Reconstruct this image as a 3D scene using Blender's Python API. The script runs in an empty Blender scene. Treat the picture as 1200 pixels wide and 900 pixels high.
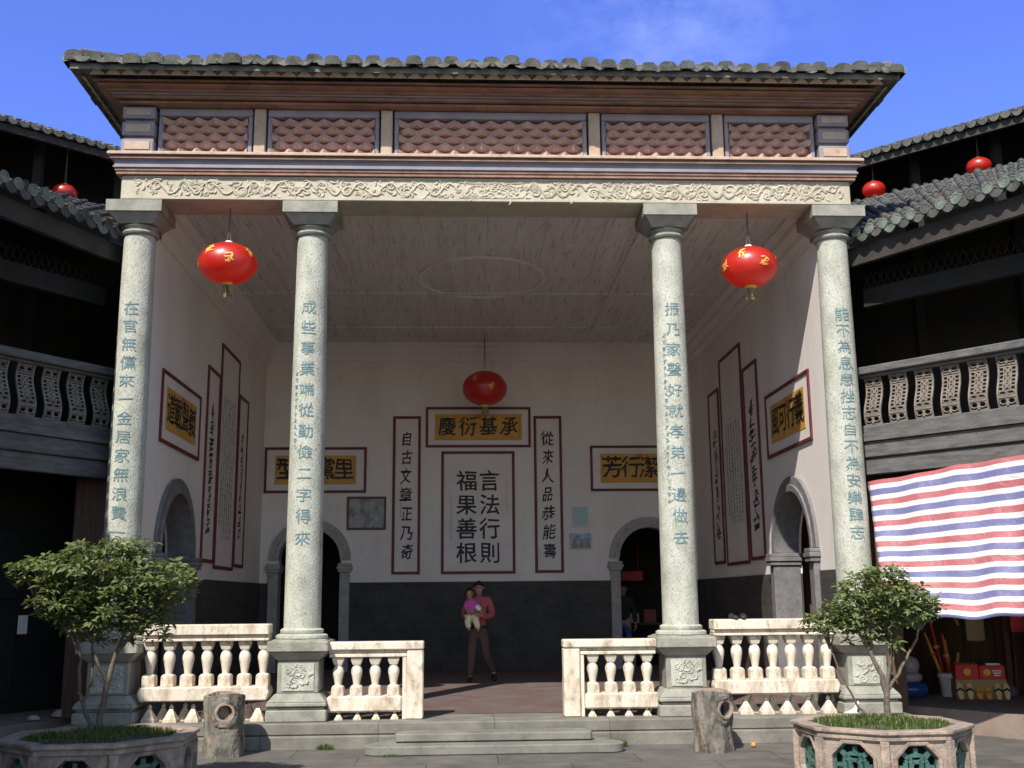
import bpy, bmesh, math, random
from mathutils import Vector, Matrix, noise as mnoise
random.seed(7)
R = math.radians
PI = math.pi
sc = bpy.context.scene
col = sc.collection

# ---------------------------------------------------------------- camera
CAM = Vector((-0.39, -13.664, 1.419))
yaw, pitch, roll = 0.047567, 0.193967, -0.009024
fwd = Vector((math.sin(yaw)*math.cos(pitch), math.cos(yaw)*math.cos(pitch), math.sin(pitch)))
rgt = Vector((math.cos(yaw), -math.sin(yaw), 0))
upv = rgt.cross(fwd)
r2 = math.cos(roll)*rgt + math.sin(roll)*upv
u2 = -math.sin(roll)*rgt + math.cos(roll)*upv
cam = bpy.data.objects.new('camera', bpy.data.cameras.new('camera'))
col.objects.link(cam)
cam.matrix_world = Matrix(((r2.x, u2.x, -fwd.x, CAM.x), (r2.y, u2.y, -fwd.y, CAM.y), (r2.z, u2.z, -fwd.z, CAM.z), (0, 0, 0, 1)))
cam.data.sensor_width = 36
cam.data.lens = 36*1270.3/1200
cam.data.clip_end = 2000
cam.data.clip_start = 0.05
sc.camera = cam

# ---------------------------------------------------------------- light
SUN = Vector((-0.49, -1.0, 1.18)).normalized()        # towards the sun
el = math.asin(SUN.z)
world = bpy.data.worlds.new('World')
sc.world = world
world.use_nodes = True
wn, wl = world.node_tree.nodes, world.node_tree.links
wn.clear()
wo = wn.new('ShaderNodeOutputWorld')
bg = wn.new('ShaderNodeBackground')
sky = wn.new('ShaderNodeTexSky')
sky.sky_type = 'NISHITA'
sky.sun_disc = False
sky.sun_elevation = el
sky.sun_rotation = math.atan2(SUN.x, SUN.y)
sky.air_density = 1.0
sky.dust_density = 0.3
sky.ozone_density = 4.0
# thin wisps of cloud
tc = wn.new('ShaderNodeTexCoord')
mp = wn.new('ShaderNodeMapping'); mp.inputs['Scale'].default_value = (5, 5, 9); mp.inputs['Location'].default_value = (0.33, 0.0, 0.2)
nz = wn.new('ShaderNodeTexNoise'); nz.inputs['Scale'].default_value = 1.6; nz.inputs['Detail'].default_value = 9; nz.inputs['Roughness'].default_value = 0.62
dt = wn.new('ShaderNodeVectorMath'); dt.operation = 'DISTANCE'
dt.inputs[1].default_value = (0.18, 0.84, 0.51)
rp0 = wn.new('ShaderNodeValToRGB')
rp0.color_ramp.elements[0].position = 0.0; rp0.color_ramp.elements[0].color = (1, 1, 1, 1)
rp0.color_ramp.elements[1].position = 0.16; rp0.color_ramp.elements[1].color = (0, 0, 0, 1)
rp = wn.new('ShaderNodeValToRGB')
rp.color_ramp.elements[0].position = 0.42; rp.color_ramp.elements[1].position = 0.78
rp.color_ramp.elements[1].color = (0.75, 0.75, 0.75, 1)
mul = wn.new('ShaderNodeMath'); mul.operation = 'MULTIPLY'
mx = wn.new('ShaderNodeMixRGB'); mx.inputs['Color2'].default_value = (4.2, 5.0, 8.4, 1)
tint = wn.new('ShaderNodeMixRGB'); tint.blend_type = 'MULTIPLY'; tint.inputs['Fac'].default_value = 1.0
# sunward sky half whitened and boosted as added hall fill; opposite half deep blue
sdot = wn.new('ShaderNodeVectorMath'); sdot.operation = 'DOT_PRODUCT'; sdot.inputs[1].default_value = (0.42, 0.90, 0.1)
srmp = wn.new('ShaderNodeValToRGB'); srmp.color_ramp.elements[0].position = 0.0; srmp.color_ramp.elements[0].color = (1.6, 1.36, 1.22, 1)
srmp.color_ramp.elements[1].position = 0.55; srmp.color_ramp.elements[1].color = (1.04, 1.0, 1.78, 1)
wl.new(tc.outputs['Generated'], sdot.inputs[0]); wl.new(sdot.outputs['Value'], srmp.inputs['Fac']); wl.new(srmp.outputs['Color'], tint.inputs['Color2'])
wl.new(tc.outputs['Generated'], mp.inputs['Vector']); wl.new(mp.outputs['Vector'], nz.inputs['Vector'])
wl.new(tc.outputs['Generated'], dt.inputs[0]); wl.new(dt.outputs['Value'], rp0.inputs['Fac'])
wl.new(nz.outputs['Fac'], rp.inputs['Fac'])
wl.new(rp.outputs['Color'], mul.inputs[0]); wl.new(rp0.outputs['Color'], mul.inputs[1])
hs = wn.new('ShaderNodeHueSaturation'); hs.inputs['Saturation'].default_value = 1.06
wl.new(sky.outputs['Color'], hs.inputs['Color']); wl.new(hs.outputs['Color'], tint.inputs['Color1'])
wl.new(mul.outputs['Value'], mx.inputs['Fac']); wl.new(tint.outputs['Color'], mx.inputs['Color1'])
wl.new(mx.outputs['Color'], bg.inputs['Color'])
bg.inputs['Strength'].default_value = 0.12
wl.new(bg.outputs['Background'], wo.inputs['Surface'])
sun = bpy.data.objects.new('sun', bpy.data.lights.new('sun', 'SUN'))
col.objects.link(sun)
sun.data.energy = 5.0
sun.data.angle = R(0.53)
sun.data.color = (1.0, 0.93, 0.84)
sun.rotation_euler = (-SUN).to_track_quat('-Z', 'Y').to_euler()
sc.cycles.diffuse_bounces = 8
sc.view_settings.view_transform = 'Standard'
sc.view_settings.look = 'None'
sc.view_settings.exposure = 0.38
sc.view_settings.gamma = 1.0
sc.view_settings.use_curve_mapping = False
sc.render.resolution_x, sc.render.resolution_y = 1024, 768

# ---------------------------------------------------------------- materials
def mat(name, c1, c2=None, scale=4, rough=0.8, bump=0.0, bscale=40, c3=None, s3=30, f3=0.4, stretch=(1, 1, 1), lo=0.35, hi=0.65, spec=0.5, metal=0, lo3=0.55, hi3=0.7):
    m = bpy.data.materials.new(name); m.use_nodes = True
    n, l = m.node_tree.nodes, m.node_tree.links
    b = n['Principled BSDF']
    b.inputs['Roughness'].default_value = rough
    b.inputs['Metallic'].default_value = metal
    b.inputs['Specular IOR Level'].default_value = spec
    t = n.new('ShaderNodeTexCoord'); mpn = n.new('ShaderNodeMapping'); mpn.inputs['Scale'].default_value = stretch
    l.new(t.outputs['Object'], mpn.inputs['Vector'])
    def noise(s, d=6):
        q = n.new('ShaderNodeTexNoise'); q.inputs['Scale'].default_value = s; q.inputs['Detail'].default_value = d; q.inputs['Roughness'].default_value = 0.6
        l.new(mpn.outputs['Vector'], q.inputs['Vector']); return q
    def ramp(q, a, bb):
        r = n.new('ShaderNodeValToRGB'); r.color_ramp.elements[0].position = a; r.color_ramp.elements[1].position = bb
        l.new(q.outputs['Fac'], r.inputs['Fac']); return r
    cur = None
    if c2:
        r = ramp(noise(scale), lo, hi)
        r.color_ramp.elements[0].color = (*c1, 1); r.color_ramp.elements[1].color = (*c2, 1)
        cur = r.outputs['Color']
    if c3:
        r = ramp(noise(s3, 4), lo3, hi3)
        k = n.new('ShaderNodeMath'); k.operation = 'MULTIPLY'; k.inputs[1].default_value = f3
        l.new(r.outputs['Color'], k.inputs[0])
        x = n.new('ShaderNodeMixRGB'); x.inputs['Color1'].default_value = (*c1, 1); x.inputs['Color2'].default_value = (*c3, 1)
        if cur: l.new(cur, x.inputs['Color1'])
        l.new(k.outputs['Value'], x.inputs['Fac']); cur = x.outputs['Color']
    if cur: l.new(cur, b.inputs['Base Color'])
    else: b.inputs['Base Color'].default_value = (*c1, 1)
    if bump:
        bp = n.new('ShaderNodeBump'); bp.inputs['Strength'].default_value = bump; bp.inputs['Distance'].default_value = 0.02
        l.new(noise(bscale, 8).outputs['Fac'], bp.inputs['Height']); l.new(bp.outputs['Normal'], b.inputs['Normal'])
    m['bsdf'] = b.name
    return m

def brick_mat(name, c1, c2, mortar, w, h, rough=0.8, plane='xy', msize=0.012, bump=0.3, noise_c=None, off=0.5):
    m = bpy.data.materials.new(name); m.use_nodes = True
    n, l = m.node_tree.nodes, m.node_tree.links
    b = n['Principled BSDF']; b.inputs['Roughness'].default_value = rough
    t = n.new('ShaderNodeTexCoord'); src = t.outputs['Object']
    if plane != 'xy':
        s = n.new('ShaderNodeSeparateXYZ'); l.new(src, s.inputs[0]); c = n.new('ShaderNodeCombineXYZ')
        if plane == 'wall':
            ad = n.new('ShaderNodeMath'); l.new(s.outputs['X'], ad.inputs[0]); l.new(s.outputs['Y'], ad.inputs[1])
            l.new(ad.outputs[0], c.inputs['X'])
        l.new(s.outputs['Z'], c.inputs['Y']); src = c.outputs[0]
    br = n.new('ShaderNodeTexBrick'); br.inputs['Scale'].default_value = 1; br.offset = off
    br.inputs['Brick Width'].default_value = w; br.inputs['Row Height'].default_value = h; br.inputs['Mortar Size'].default_value = msize
    br.inputs['Color1'].default_value = (*c1, 1); br.inputs['Color2'].default_value = (*c2, 1); br.inputs['Mortar'].default_value = (*mortar, 1)
    l.new(src, br.inputs['Vector'])
    q = n.new('ShaderNodeTexNoise'); q.inputs['Scale'].default_value = 2.2; q.inputs['Detail'].default_value = 8; q.inputs['Roughness'].default_value = .65
    l.new(t.outputs['Object'], q.inputs['Vector'])
    r = n.new('ShaderNodeValToRGB'); r.color_ramp.elements[0].position = .3; r.color_ramp.elements[1].position = .72
    r.color_ramp.elements[0].color = (.55, .55, .55, 1); r.color_ramp.elements[1].color = (1.25, 1.22, 1.18, 1)
    if noise_c: r.color_ramp.elements[0].color = (*noise_c, 1)
    l.new(q.outputs['Fac'], r.inputs['Fac'])
    x = n.new('ShaderNodeMixRGB'); x.blend_type = 'MULTIPLY'; x.inputs['Fac'].default_value = 1
    l.new(br.outputs['Color'], x.inputs['Color1']); l.new(r.outputs['Color'], x.inputs['Color2']); l.new(x.outputs['Color'], b.inputs['Base Color'])
    bp = n.new('ShaderNodeBump'); bp.inputs['Strength'].default_value = bump; bp.inputs['Distance'].default_value = .015
    q2 = n.new('ShaderNodeTexNoise'); q2.inputs['Scale'].default_value = 35; q2.inputs['Detail'].default_value = 6; l.new(t.outputs['Object'], q2.inputs['Vector'])
    ad2 = n.new('ShaderNodeMath'); ad2.operation = 'SUBTRACT'; l.new(q2.outputs['Fac'], ad2.inputs[0]); l.new(br.outputs['Fac'], ad2.inputs[1])
    l.new(ad2.outputs[0], bp.inputs['Height']); l.new(bp.outputs['Normal'], b.inputs['Normal'])
    return m

M = {}
M['granite'] = mat('speckled_granite', (.33, .34, .28), (.52, .525, .445), 5, .8, .55, 60, (.15, .17, .13), 62, .6, stretch=(1, 1, .55), lo=.28, hi=.6, lo3=.52, hi3=.64)
M['granite_dark'] = mat('weathered_granite', (.22, .22, .18), (.35, .34, .285), 5, .8, .4, 55, (.09, .09, .08), 40, .6)
M['plaster'] = mat('old_white_plaster', (.70, .65, .605), (.80, .755, .71), 1.3, .9, .12, 30, (.34, .29, .25), 2.6, .42, stretch=(1, 1, .35), lo3=.56, hi3=.8)
M['ceiling'] = mat('painted_ceiling_boards', (.62, .58, .54), (.71, .67, .63), 1.2, .85, .1, 30, (.20, .16, .13), 5, .55, stretch=(4.5, .3, 1), lo3=.55, hi3=.68)
M['dado'] = brick_mat('grey_brick_dado', (.055, .052, .047), (.068, .064, .058), (.038, .036, .032), .34, .16, .8, 'wall', .006, .2)
M['white_stone'] = mat('limewashed_stone', (.70, .625, .51), (.40, .315, .215), 4.6, .8, .4, 45, (.20, .145, .10), 9, .8, stretch=(1.5, 1.5, .7), lo=.46, hi=.7, lo3=.55, hi3=.72)
M['step_stone'] = mat('worn_step_stone', (.14, .142, .124), (.22, .215, .185), 2.5, .8, .3, 60, (.11, .11, .09), 9, .6)
M['sandstone'] = mat('carved_sandstone', (.53, .485, .375), (.43, .385, .29), 4, .85, .35, 50, (.36, .30, .20), 16, .35)
M['terracotta'] = mat('terracotta', (.23, .125, .09), (.33, .195, .145), 4, .8, .3, 45, (.15, .075, .055), 14, .6)
M['cornice_brown'] = mat('dark_brown_terracotta', (.17, .088, .062), (.30, .165, .115), 4, .8, .3, 45, (.08, .05, .04), 11, .6, stretch=(.5, .5, 2))  # darker, browner terracotta with random near-black patches
M['terracotta_tile'] = mat('lattice_terracotta', (.46, .27, .215), (.56, .37, .31), 6, .75, .3, 40, (.15, .08, .06), 18, .45)
M['lavender'] = mat('faded_lavender_paint', (.225, .21, .25), (.30, .275, .30), 3, .8, .2, 40, (.18, .14, .16), 12, .5)
M['buff'] = mat('buff_render', (.42, .31, .225), (.51, .40, .31), 5, .85, .2, 40, (.25, .16, .12), 14, .5)
M['roof_tile'] = mat('grey_roof_tile', (.07, .07, .062), (.165, .165, .145), 5, .85, .5, 30, (.34, .34, .29), 17, .5, lo3=.58, hi3=.72)
M['ring_tile'] = mat('dark_weathered_tile', (.05, .05, .045), (.115, .115, .10), 5, .85, .5, 30, (.26, .26, .22), 17, .5, lo3=.58, hi3=.74)
M['tile_end'] = mat('glazed_tile_end', (.09, .135, .11), (.22, .24, .20), 9, .45, .4, 40, (.30, .30, .26), 23, .5)
M['dark_wood'] = mat('near_black_wood', (.007, .0055, .0045), (.015, .0115, .009), 6, .75, .2, 30, stretch=(1, 1, .2))  # near-black brown wood with stretched grain
M['brown_wood'] = mat('brown_planks', (.085, .045, .028), (.14, .078, .048), 5, .7, .25, 30, (.03, .018, .012), 9, .6, stretch=(4, 4, .3))
M['grey_wood'] = mat('weathered_grey_wood', (.075, .073, .07), (.155, .15, .142), 4, .8, .35, 40, (.06, .055, .05), 8, .8, stretch=(1.2, 1.2, 6))
M['beam_wood'] = mat('dark_grey_beam', (.028, .024, .02), (.055, .048, .042), 4, .8, .35, 40, (.025, .02, .018), 8, .8)  # darker brown-grey wood for the eave beams
M['panel_wood'] = mat('carved_pale_wood', (.15, .125, .10), (.25, .215, .18), 7, .8, .2, 50, (.10, .08, .06), 16, .5)
M['char'] = mat('black_ink', (.012, .012, .013), rough=.6)
M['teal_ink'] = mat('teal_paint', (.065, .165, .20), (.15, .255, .275), 30, .7, c3=(.42, .43, .36), s3=22, f3=.6, lo3=.54, hi3=.68)
M['tile_ink'] = mat('pale_grey_ink', (.05, .05, .05), rough=.7)
M['frame_red'] = mat('dark_red_frame', (.10, .012, .016), (.15, .022, .025), 6, .6)
M['panel_white'] = mat('white_panel', (.68, .625, .585), (.76, .70, .66), 2, .8, .06, 20)
M['gold_paper'] = mat('gold_paper', (.52, .27, .035), (.62, .34, .06), 5, .6)
M['seal_red'] = mat('seal_red', (.55, .12, .04), rough=.7)
M['lantern'] = mat('lantern_silk', (.66, .035, .018), (.52, .018, .012), 2.5, .36, .15, 60, spec=.8)
M['lantern'].node_tree.nodes['Principled BSDF'].inputs['Coat Weight'].default_value = 1.0
M['lantern'].node_tree.nodes['Principled BSDF'].inputs['Coat Roughness'].default_value = .38
_m = M['lantern'].node_tree; _t = _m.nodes.new('ShaderNodeBsdfTranslucent'); _t.inputs['Color'].default_value = (1.0, .13, .03, 1)
_x = _m.nodes.new('ShaderNodeMixShader'); _x.inputs['Fac'].default_value = .42
_m.links.new(_m.nodes['Principled BSDF'].outputs[0], _x.inputs[1]); _m.links.new(_t.outputs[0], _x.inputs[2]); _m.links.new(_x.outputs[0], _m.nodes['Material Output'].inputs['Surface'])
M['gold'] = mat('gold_foil', (.80, .48, .10), rough=.4, metal=.0)
M['tassel'] = mat('tassel_gold', (.36, .27, .10), (.25, .2, .09), 20, .8)
M['white_cap'] = mat('white_plastic', (.8, .78, .72), rough=.4)
M['cord'] = mat('cord', (.12, .10, .09), rough=.8)
M['stump'] = mat('bark_concrete', (.06, .06, .05), (.22, .205, .17), 9, .9, 1.0, 24, (.36, .26, .18), 13, .7, stretch=(1, 1, .45), lo3=.52, hi3=.66)
M['stump_cut'] = mat('cut_stump', (.34, .27, .21), (.22, .17, .13), 12, .85, .4, 30)
M['hollow'] = mat('dark_hollow', (.02, .018, .016), rough=.9)
M['planter'] = mat('stained_planter_stone', (.37, .295, .235), (.19, .155, .13), 5, .85, .6, 40, (.56, .40, .29), 9, .6, lo3=.5, hi3=.65)
M['green_glaze'] = mat('green_glazed_ceramic', (.035, .10, .085), (.075, .16, .13), 8, .3, .3, 30)
M['soil'] = mat('soil', (.06, .05, .035), (.10, .085, .06), 20, .95, .6, 40)
M['bark'] = mat('shrub_bark', (.085, .068, .048), (.17, .14, .10), 25, .85, .5, 60)
def leafmat(name, c1, c2):
    m = mat(name, c1, c2, 26, .45, spec=.35, lo=.38, hi=.62, c3=(c2[0]*1.5, c2[1]*1.15, c2[2]*.8), s3=11, f3=.5)
    b = m.node_tree.nodes['Principled BSDF']
    b.inputs['Transmission Weight'].default_value = 0
    n, l = m.node_tree.nodes, m.node_tree.links
    out = n['Material Output']; tr = n.new('ShaderNodeBsdfTranslucent'); tr.inputs['Color'].default_value = (c2[0]*1.6, c2[1]*1.7, c2[2]*.8, 1)
    mxs = n.new('ShaderNodeMixShader'); mxs.inputs['Fac'].default_value = .22
    l.new(b.outputs[0], mxs.inputs[1]); l.new(tr.outputs[0], mxs.inputs[2]); l.new(mxs.outputs[0], out.inputs['Surface'])
    return m
M['leaf'] = leafmat('camellia_leaf', (.07, .108, .036), (.185, .225, .09))
M['grass'] = leafmat('grass_blade', (.05, .085, .02), (.11, .15, .04))
M['skin'] = mat('skin', (.36, .20, .13), (.40, .23, .15), 8, .55)
M['hair'] = mat('black_hair', (.012, .010, .010), rough=.5)
M['shirt_red'] = mat('dusty_red_shirt', (.34, .075, .075), (.40, .10, .095), 7, .85, .2, 30)
M['trousers'] = mat('brown_trousers', (.085, .058, .042), (.11, .075, .055), 6, .9, .2, 30)
M['black_cloth'] = mat('black_cloth', (.014, .014, .016), (.022, .022, .025), 6, .85)
M['jeans'] = mat('blue_jeans', (.04, .07, .17), (.06, .10, .22), 8, .85)
M['belt'] = mat('black_leather', (.012, .011, .010), rough=.45)
M['pink'] = mat('bright_pink_knit', (.62, .07, .36), (.7, .12, .45), 9, .85)
M['cream'] = mat('cream_cotton', (.72, .64, .38), (.78, .72, .52), 9, .85)
M['white_cloth'] = mat('white_cotton', (.75, .74, .72), rough=.85)
M['bright_red'] = mat('bright_red', (.55, .02, .018), (.62, .03, .022), 5, .6)
M['yellow'] = mat('yellow_print', (.75, .42, .04), rough=.6)
M['cardboard'] = mat('cardboard', (.40, .22, .085), (.47, .27, .11), 5, .8)
M['straw'] = mat('woven_straw', (.58, .42, .22), (.66, .50, .29), 30, .8, .3, 60)
M['orange'] = mat('orange_foam', (.62, .27, .03), (.7, .33, .05), 6, .7)
M['blue_vinyl'] = mat('blue_vinyl', (.02, .07, .30), rough=.25)
M['grey_vinyl'] = mat('pale_grey_vinyl', (.42, .38, .41), rough=.3)
M['bucket'] = mat('white_bucket', (.72, .70, .66), rough=.35)
M['bucket_green'] = mat('bucket_green_label', (.02, .16, .07), rough=.4)
M['sword_red'] = mat('red_lacquer', (.48, .03, .015), rough=.4)
M['sword_yellow'] = mat('yellow_bamboo', (.58, .30, .05), (.5, .24, .04), 9, .6)
M['paper'] = mat('white_paper', (.78, .77, .73), rough=.8)
M['photo_dark'] = mat('faded_photograph', (.12, .115, .105), (.30, .285, .26), 5, .3, lo=.4, hi=.6)
M['frame_wood'] = mat('brown_picture_frame', (.085, .035, .02), rough=.5)
M['poster_teal'] = mat('pale_teal_poster', (.32, .50, .53), (.46, .58, .58), 8, .6)
M['poster_blue'] = mat('blue_photo_print', (.09, .18, .32), (.45, .52, .56), 7, .5)
M['glass_blue'] = mat('dark_window', (.03, .035, .05), rough=.2)
M['shoe'] = mat('dark_shoe', (.025, .022, .022), rough=.6)
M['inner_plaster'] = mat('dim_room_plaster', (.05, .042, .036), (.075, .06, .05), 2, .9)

M['ground'] = brick_mat('courtyard_flagstones', (.098, .096, .088), (.130, .124, .112), (.06, .06, .053), 1.5, .62, .8, 'xy', .009, .35)
M['platform'] = brick_mat('platform_stone', (.185, .18, .155), (.22, .21, .18), (.10, .10, .085), 1.35, 3.0, .8, 'xy', .006, .35, off=0.0)
M['walk'] = mat('walkway_concrete', (.22, .17, .14), (.29, .22, .18), 2.5, .85, .3, 50, (.12, .09, .075), 6, .5)
M['floor'] = mat('worn_red_floor', (.12, .072, .065), (.13, .108, .10), 1.1, .7, .15, 40, (.17, .155, .145), 3.2, .8, lo=.4, hi=.62)

def tarp_mat():
    m = bpy.data.materials.new('striped_tarpaulin'); m.use_nodes = True
    n, l = m.node_tree.nodes, m.node_tree.links; b = n['Principled BSDF']
    b.inputs['Roughness'].default_value = .38
    uv = n.new('ShaderNodeUVMap'); uv.uv_map = 'UVMap'
    s = n.new('ShaderNodeSeparateXYZ'); l.new(uv.outputs['UV'], s.inputs[0])
    fr = n.new('ShaderNodeMath'); fr.operation = 'FRACT'; l.new(s.outputs['Y'], fr.inputs[0])
    r = n.new('ShaderNodeValToRGB'); r.color_ramp.interpolation = 'CONSTANT'
    e = r.color_ramp.elements; e[0].position = 0; e[0].color = (.47, .15, .16, 1); e[1].position = .27; e[1].color = (.70, .68, .70, 1)
    for p, c in ((.5, (.18, .185, .36, 1)), (.78, (.70, .68, .70, 1))):
        q = e.new(p); q.color = c
    l.new(fr.outputs[0], r.inputs['Fac']); l.new(r.outputs['Color'], b.inputs['Base Color'])
    t = n.new('ShaderNodeTexCoord'); q = n.new('ShaderNodeTexNoise'); q.inputs['Scale'].default_value = 6; q.inputs['Detail'].default_value = 9; q.inputs['Roughness'].default_value = .7; q.inputs['Distortion'].default_value = 1.2; l.new(t.outputs['Object'], q.inputs['Vector'])
    bp = n.new('ShaderNodeBump'); bp.inputs['Strength'].default_value = .5; bp.inputs['Distance'].default_value = .04
    l.new(q.outputs['Fac'], bp.inputs['Height']); l.new(bp.outputs['Normal'], b.inputs['Normal'])
    out = n['Material Output']; tr = n.new('ShaderNodeBsdfTranslucent'); l.new(r.outputs['Color'], tr.inputs['Color'])
    mxs = n.new('ShaderNodeMixShader'); mxs.inputs['Fac'].default_value = .15
    l.new(b.outputs[0], mxs.inputs[1]); l.new(tr.outputs[0], mxs.inputs[2]); l.new(mxs.outputs[0], out.inputs['Surface'])
    return m
M['tarp'] = tarp_mat()

# ---------------------------------------------------------------- mesh helpers
class MB:
    def __init__(s): s.v = []; s.f = []; s.m = []; s.uv = {}
    def add(s, vs, fs, mi=0):
        k = len(s.v); s.v += [tuple(v) for v in vs]; s.f += [tuple(i+k for i in f) for f in fs]; s.m += [mi]*len(fs)
    def box(s, x0, x1, y0, y1, z0, z1, mi=0):
        s.add([(x0, y0, z0), (x1, y0, z0), (x1, y1, z0), (x0, y1, z0), (x0, y0, z1), (x1, y0, z1), (x1, y1, z1), (x0, y1, z1)],
              [(3, 2, 1, 0), (4, 5, 6, 7), (0, 1, 5, 4), (1, 2, 6, 5), (2, 3, 7, 6), (3, 0, 4, 7)], mi)
    def frustum(s, cx, cy, z0, z1, h0, h1, mi=0):
        s.add([(cx-h0, cy-h0, z0), (cx+h0, cy-h0, z0), (cx+h0, cy+h0, z0), (cx-h0, cy+h0, z0), (cx-h1, cy-h1, z1), (cx+h1, cy-h1, z1), (cx+h1, cy+h1, z1), (cx-h1, cy+h1, z1)],
              [(3, 2, 1, 0), (4, 5, 6, 7), (0, 1, 5, 4), (1, 2, 6, 5), (2, 3, 7, 6), (3, 0, 4, 7)], mi)
    def obox(s, c, ax, ay, az, hx, hy, hz, mi=0):           # oriented box
        c = Vector(c); ax, ay, az = Vector(ax), Vector(ay), Vector(az)
        vs = [c+ax*sx*hx+ay*sy*hy+az*sz*hz for sz in (-1, 1) for sx, sy in ((-1, -1), (1, -1), (1, 1), (-1, 1))]
        s.add(vs, [(3, 2, 1, 0), (4, 5, 6, 7), (0, 1, 5, 4), (1, 2, 6, 5), (2, 3, 7, 6), (3, 0, 4, 7)], mi)
    def bar(s, a, b, w, h, mi=0):                            # square bar a-b
        a, b = Vector(a), Vector(b); d = (b-a); L = d.length
        if L < 1e-6: return
        d /= L; side = d.cross(Vector((0, 0, 1)))
        side = side.normalized() if side.length > 1e-4 else Vector((1, 0, 0))
        s.obox((a+b)/2, d, side, side.cross(d), L/2, w/2, h/2, mi)
    def lathe(s, prof, cx=0, cy=0, cz=0, n=24, mi=0, sx=1, sy=1, wob=0):
        k = len(s.v); N = len(prof)
        for r, z in prof:
            for i in range(n):
                a = 2*PI*i/n; rr = r*(1+wob*random.uniform(-1, 1))
                s.v.append((cx+rr*math.cos(a)*sx, cy+rr*math.sin(a)*sy, cz+z))
        for j in range(N-1):
            for i in range(n):
                i2 = (i+1) % n
                s.f.append((k+j*n+i, k+j*n+i2, k+(j+1)*n+i2, k+(j+1)*n+i)); s.m.append(mi)
        s.f.append(tuple(k+i for i in reversed(range(n)))); s.m.append(mi)
        s.f.append(tuple(k+(N-1)*n+i for i in range(n))); s.m.append(mi)
    def tube(s, pts, rad, n=6, mi=0, flat=None):
        pts = [Vector(p) for p in pts]; k = len(s.v); N = len(pts)
        if N < 2: return
        if not hasattr(rad, '__len__'): rad = [rad]*N
        u = None
        for j, p in enumerate(pts):
            d = (pts[min(j+1, N-1)]-pts[max(j-1, 0)])
            d = d.normalized() if d.length > 1e-9 else Vector((0, 0, 1))
            if u is None:
                u = d.cross(Vector((0, 1, 0))); u = u if u.length > .1 else d.cross(Vector((1, 0, 0)))
            u = (u-d*u.dot(d)); u = u.normalized() if u.length > 1e-6 else d.orthogonal().normalized()
            w = d.cross(u)
            for i in range(n):
                a = 2*PI*i/n; q = p+(u*math.cos(a)+w*math.sin(a))*rad[j]
                s.v.append(tuple(q))
        for j in range(N-1):
            for i in range(n):
                i2 = (i+1) % n
                s.f.append((k+j*n+i, k+j*n+i2, k+(j+1)*n+i2, k+(j+1)*n+i)); s.m.append(mi)
        s.f.append(tuple(k+i for i in reversed(range(n)))); s.m.append(mi)
        s.f.append(tuple(k+(N-1)*n+i for i in range(n))); s.m.append(mi)
    def prism(s, poly, o, ax, ay, d, mi=0):                  # polygon in (ax, ay) extruded along d
        o, ax, ay, d = Vector(o), Vector(ax), Vector(ay), Vector(d)
        a = [o+ax*p[0]+ay*p[1] for p in poly]; n = len(a)
        s.add(a+[q+d for q in a], [tuple(range(n)), tuple(reversed(range(n, 2*n)))]+[((i+1) % n, i, n+i, n+(i+1) % n) for i in range(n)], mi)
    def loop_sweep(s, prof, x, y0, y1, mi=0):                # profile (offset, z) swept round the rectangle
        k = len(s.v); n = len(prof)
        for sx, sy in ((-1, 0), (1, 0), (1, 1), (-1, 1)):
            for o, z in prof: s.v.append((sx*(x+o), (y0-o) if sy == 0 else (y1+o), z))
        for c in range(4):
            for j in range(n-1):
                a = k+c*n+j; b = k+((c+1) % 4)*n+j
                s.f.append((a, b, b+1, a+1)); s.m.append(mi)

def mesh_from(mb, name, smooth=None, bevel=0):
    me = bpy.data.meshes.new(name); me.from_pydata(mb.v, [], mb.f); me.update()
    for p, i in zip(me.polygons, mb.m): p.material_index = i
    bm = bmesh.new(); bm.from_mesh(me)
    bmesh.ops.recalc_face_normals(bm, faces=bm.faces)
    if bevel:
        es = [e for e in bm.edges if len(e.link_faces) == 2 and e.calc_face_angle(0) > R(40)]
        bmesh.ops.bevel(bm, geom=es, offset=bevel, segments=1, affect='EDGES', clamp_overlap=True)
    bm.to_mesh(me); bm.free()
    if smooth is not None:
        me.polygons.foreach_set('use_smooth', [True]*len(me.polygons))
        me.set_sharp_from_angle(angle=R(smooth))
    return me

WL = {}                                                      # world location of every object
def place(o, parent=None, loc=None):
    col.objects.link(o)
    if parent is None:
        o.location = loc or (0, 0, 0); WL[o.name] = Vector(o.location)
    else:
        o.parent = parent
        base = WL[parent.name]
        w = Vector(loc) if loc is not None else Vector((0, 0, 0))
        o.location = w-base; WL[o.name] = w
    return o
def obj(name, mb, m, parent=None, loc=None, smooth=None, bevel=0):
    me = mb if isinstance(mb, bpy.types.Mesh) else mesh_from(mb, name, smooth, bevel)
    if m is not None and not me.materials:
        for q in (m if isinstance(m, (list, tuple)) else [m]): me.materials.append(M[q] if isinstance(q, str) else q)
    return place(bpy.data.objects.new(name, me), parent, loc)
def islands(mb):
    par = list(range(len(mb.v)))
    def find(i):
        while par[i] != i: par[i] = par[par[i]]; i = par[i]
        return i
    for f in mb.f:
        for i in f[1:]: par[find(i)] = find(f[0])
    out = {}
    for f, mi in zip(mb.f, mb.m): out.setdefault(find(f[0]), []).append((f, mi))
    res = []
    for fs in out.values():
        q = MB(); ids = {}
        for f, mi in fs:
            for i in f:
                if i not in ids: ids[i] = len(q.v); q.v.append(mb.v[i])
            q.f.append(tuple(ids[i] for i in f)); q.m.append(mi)
        res.append(q)
    return res
def objs(name, mb, m, parent=None, **k): return [obj(name, q, m, parent, **k) for q in islands(mb)]
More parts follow.
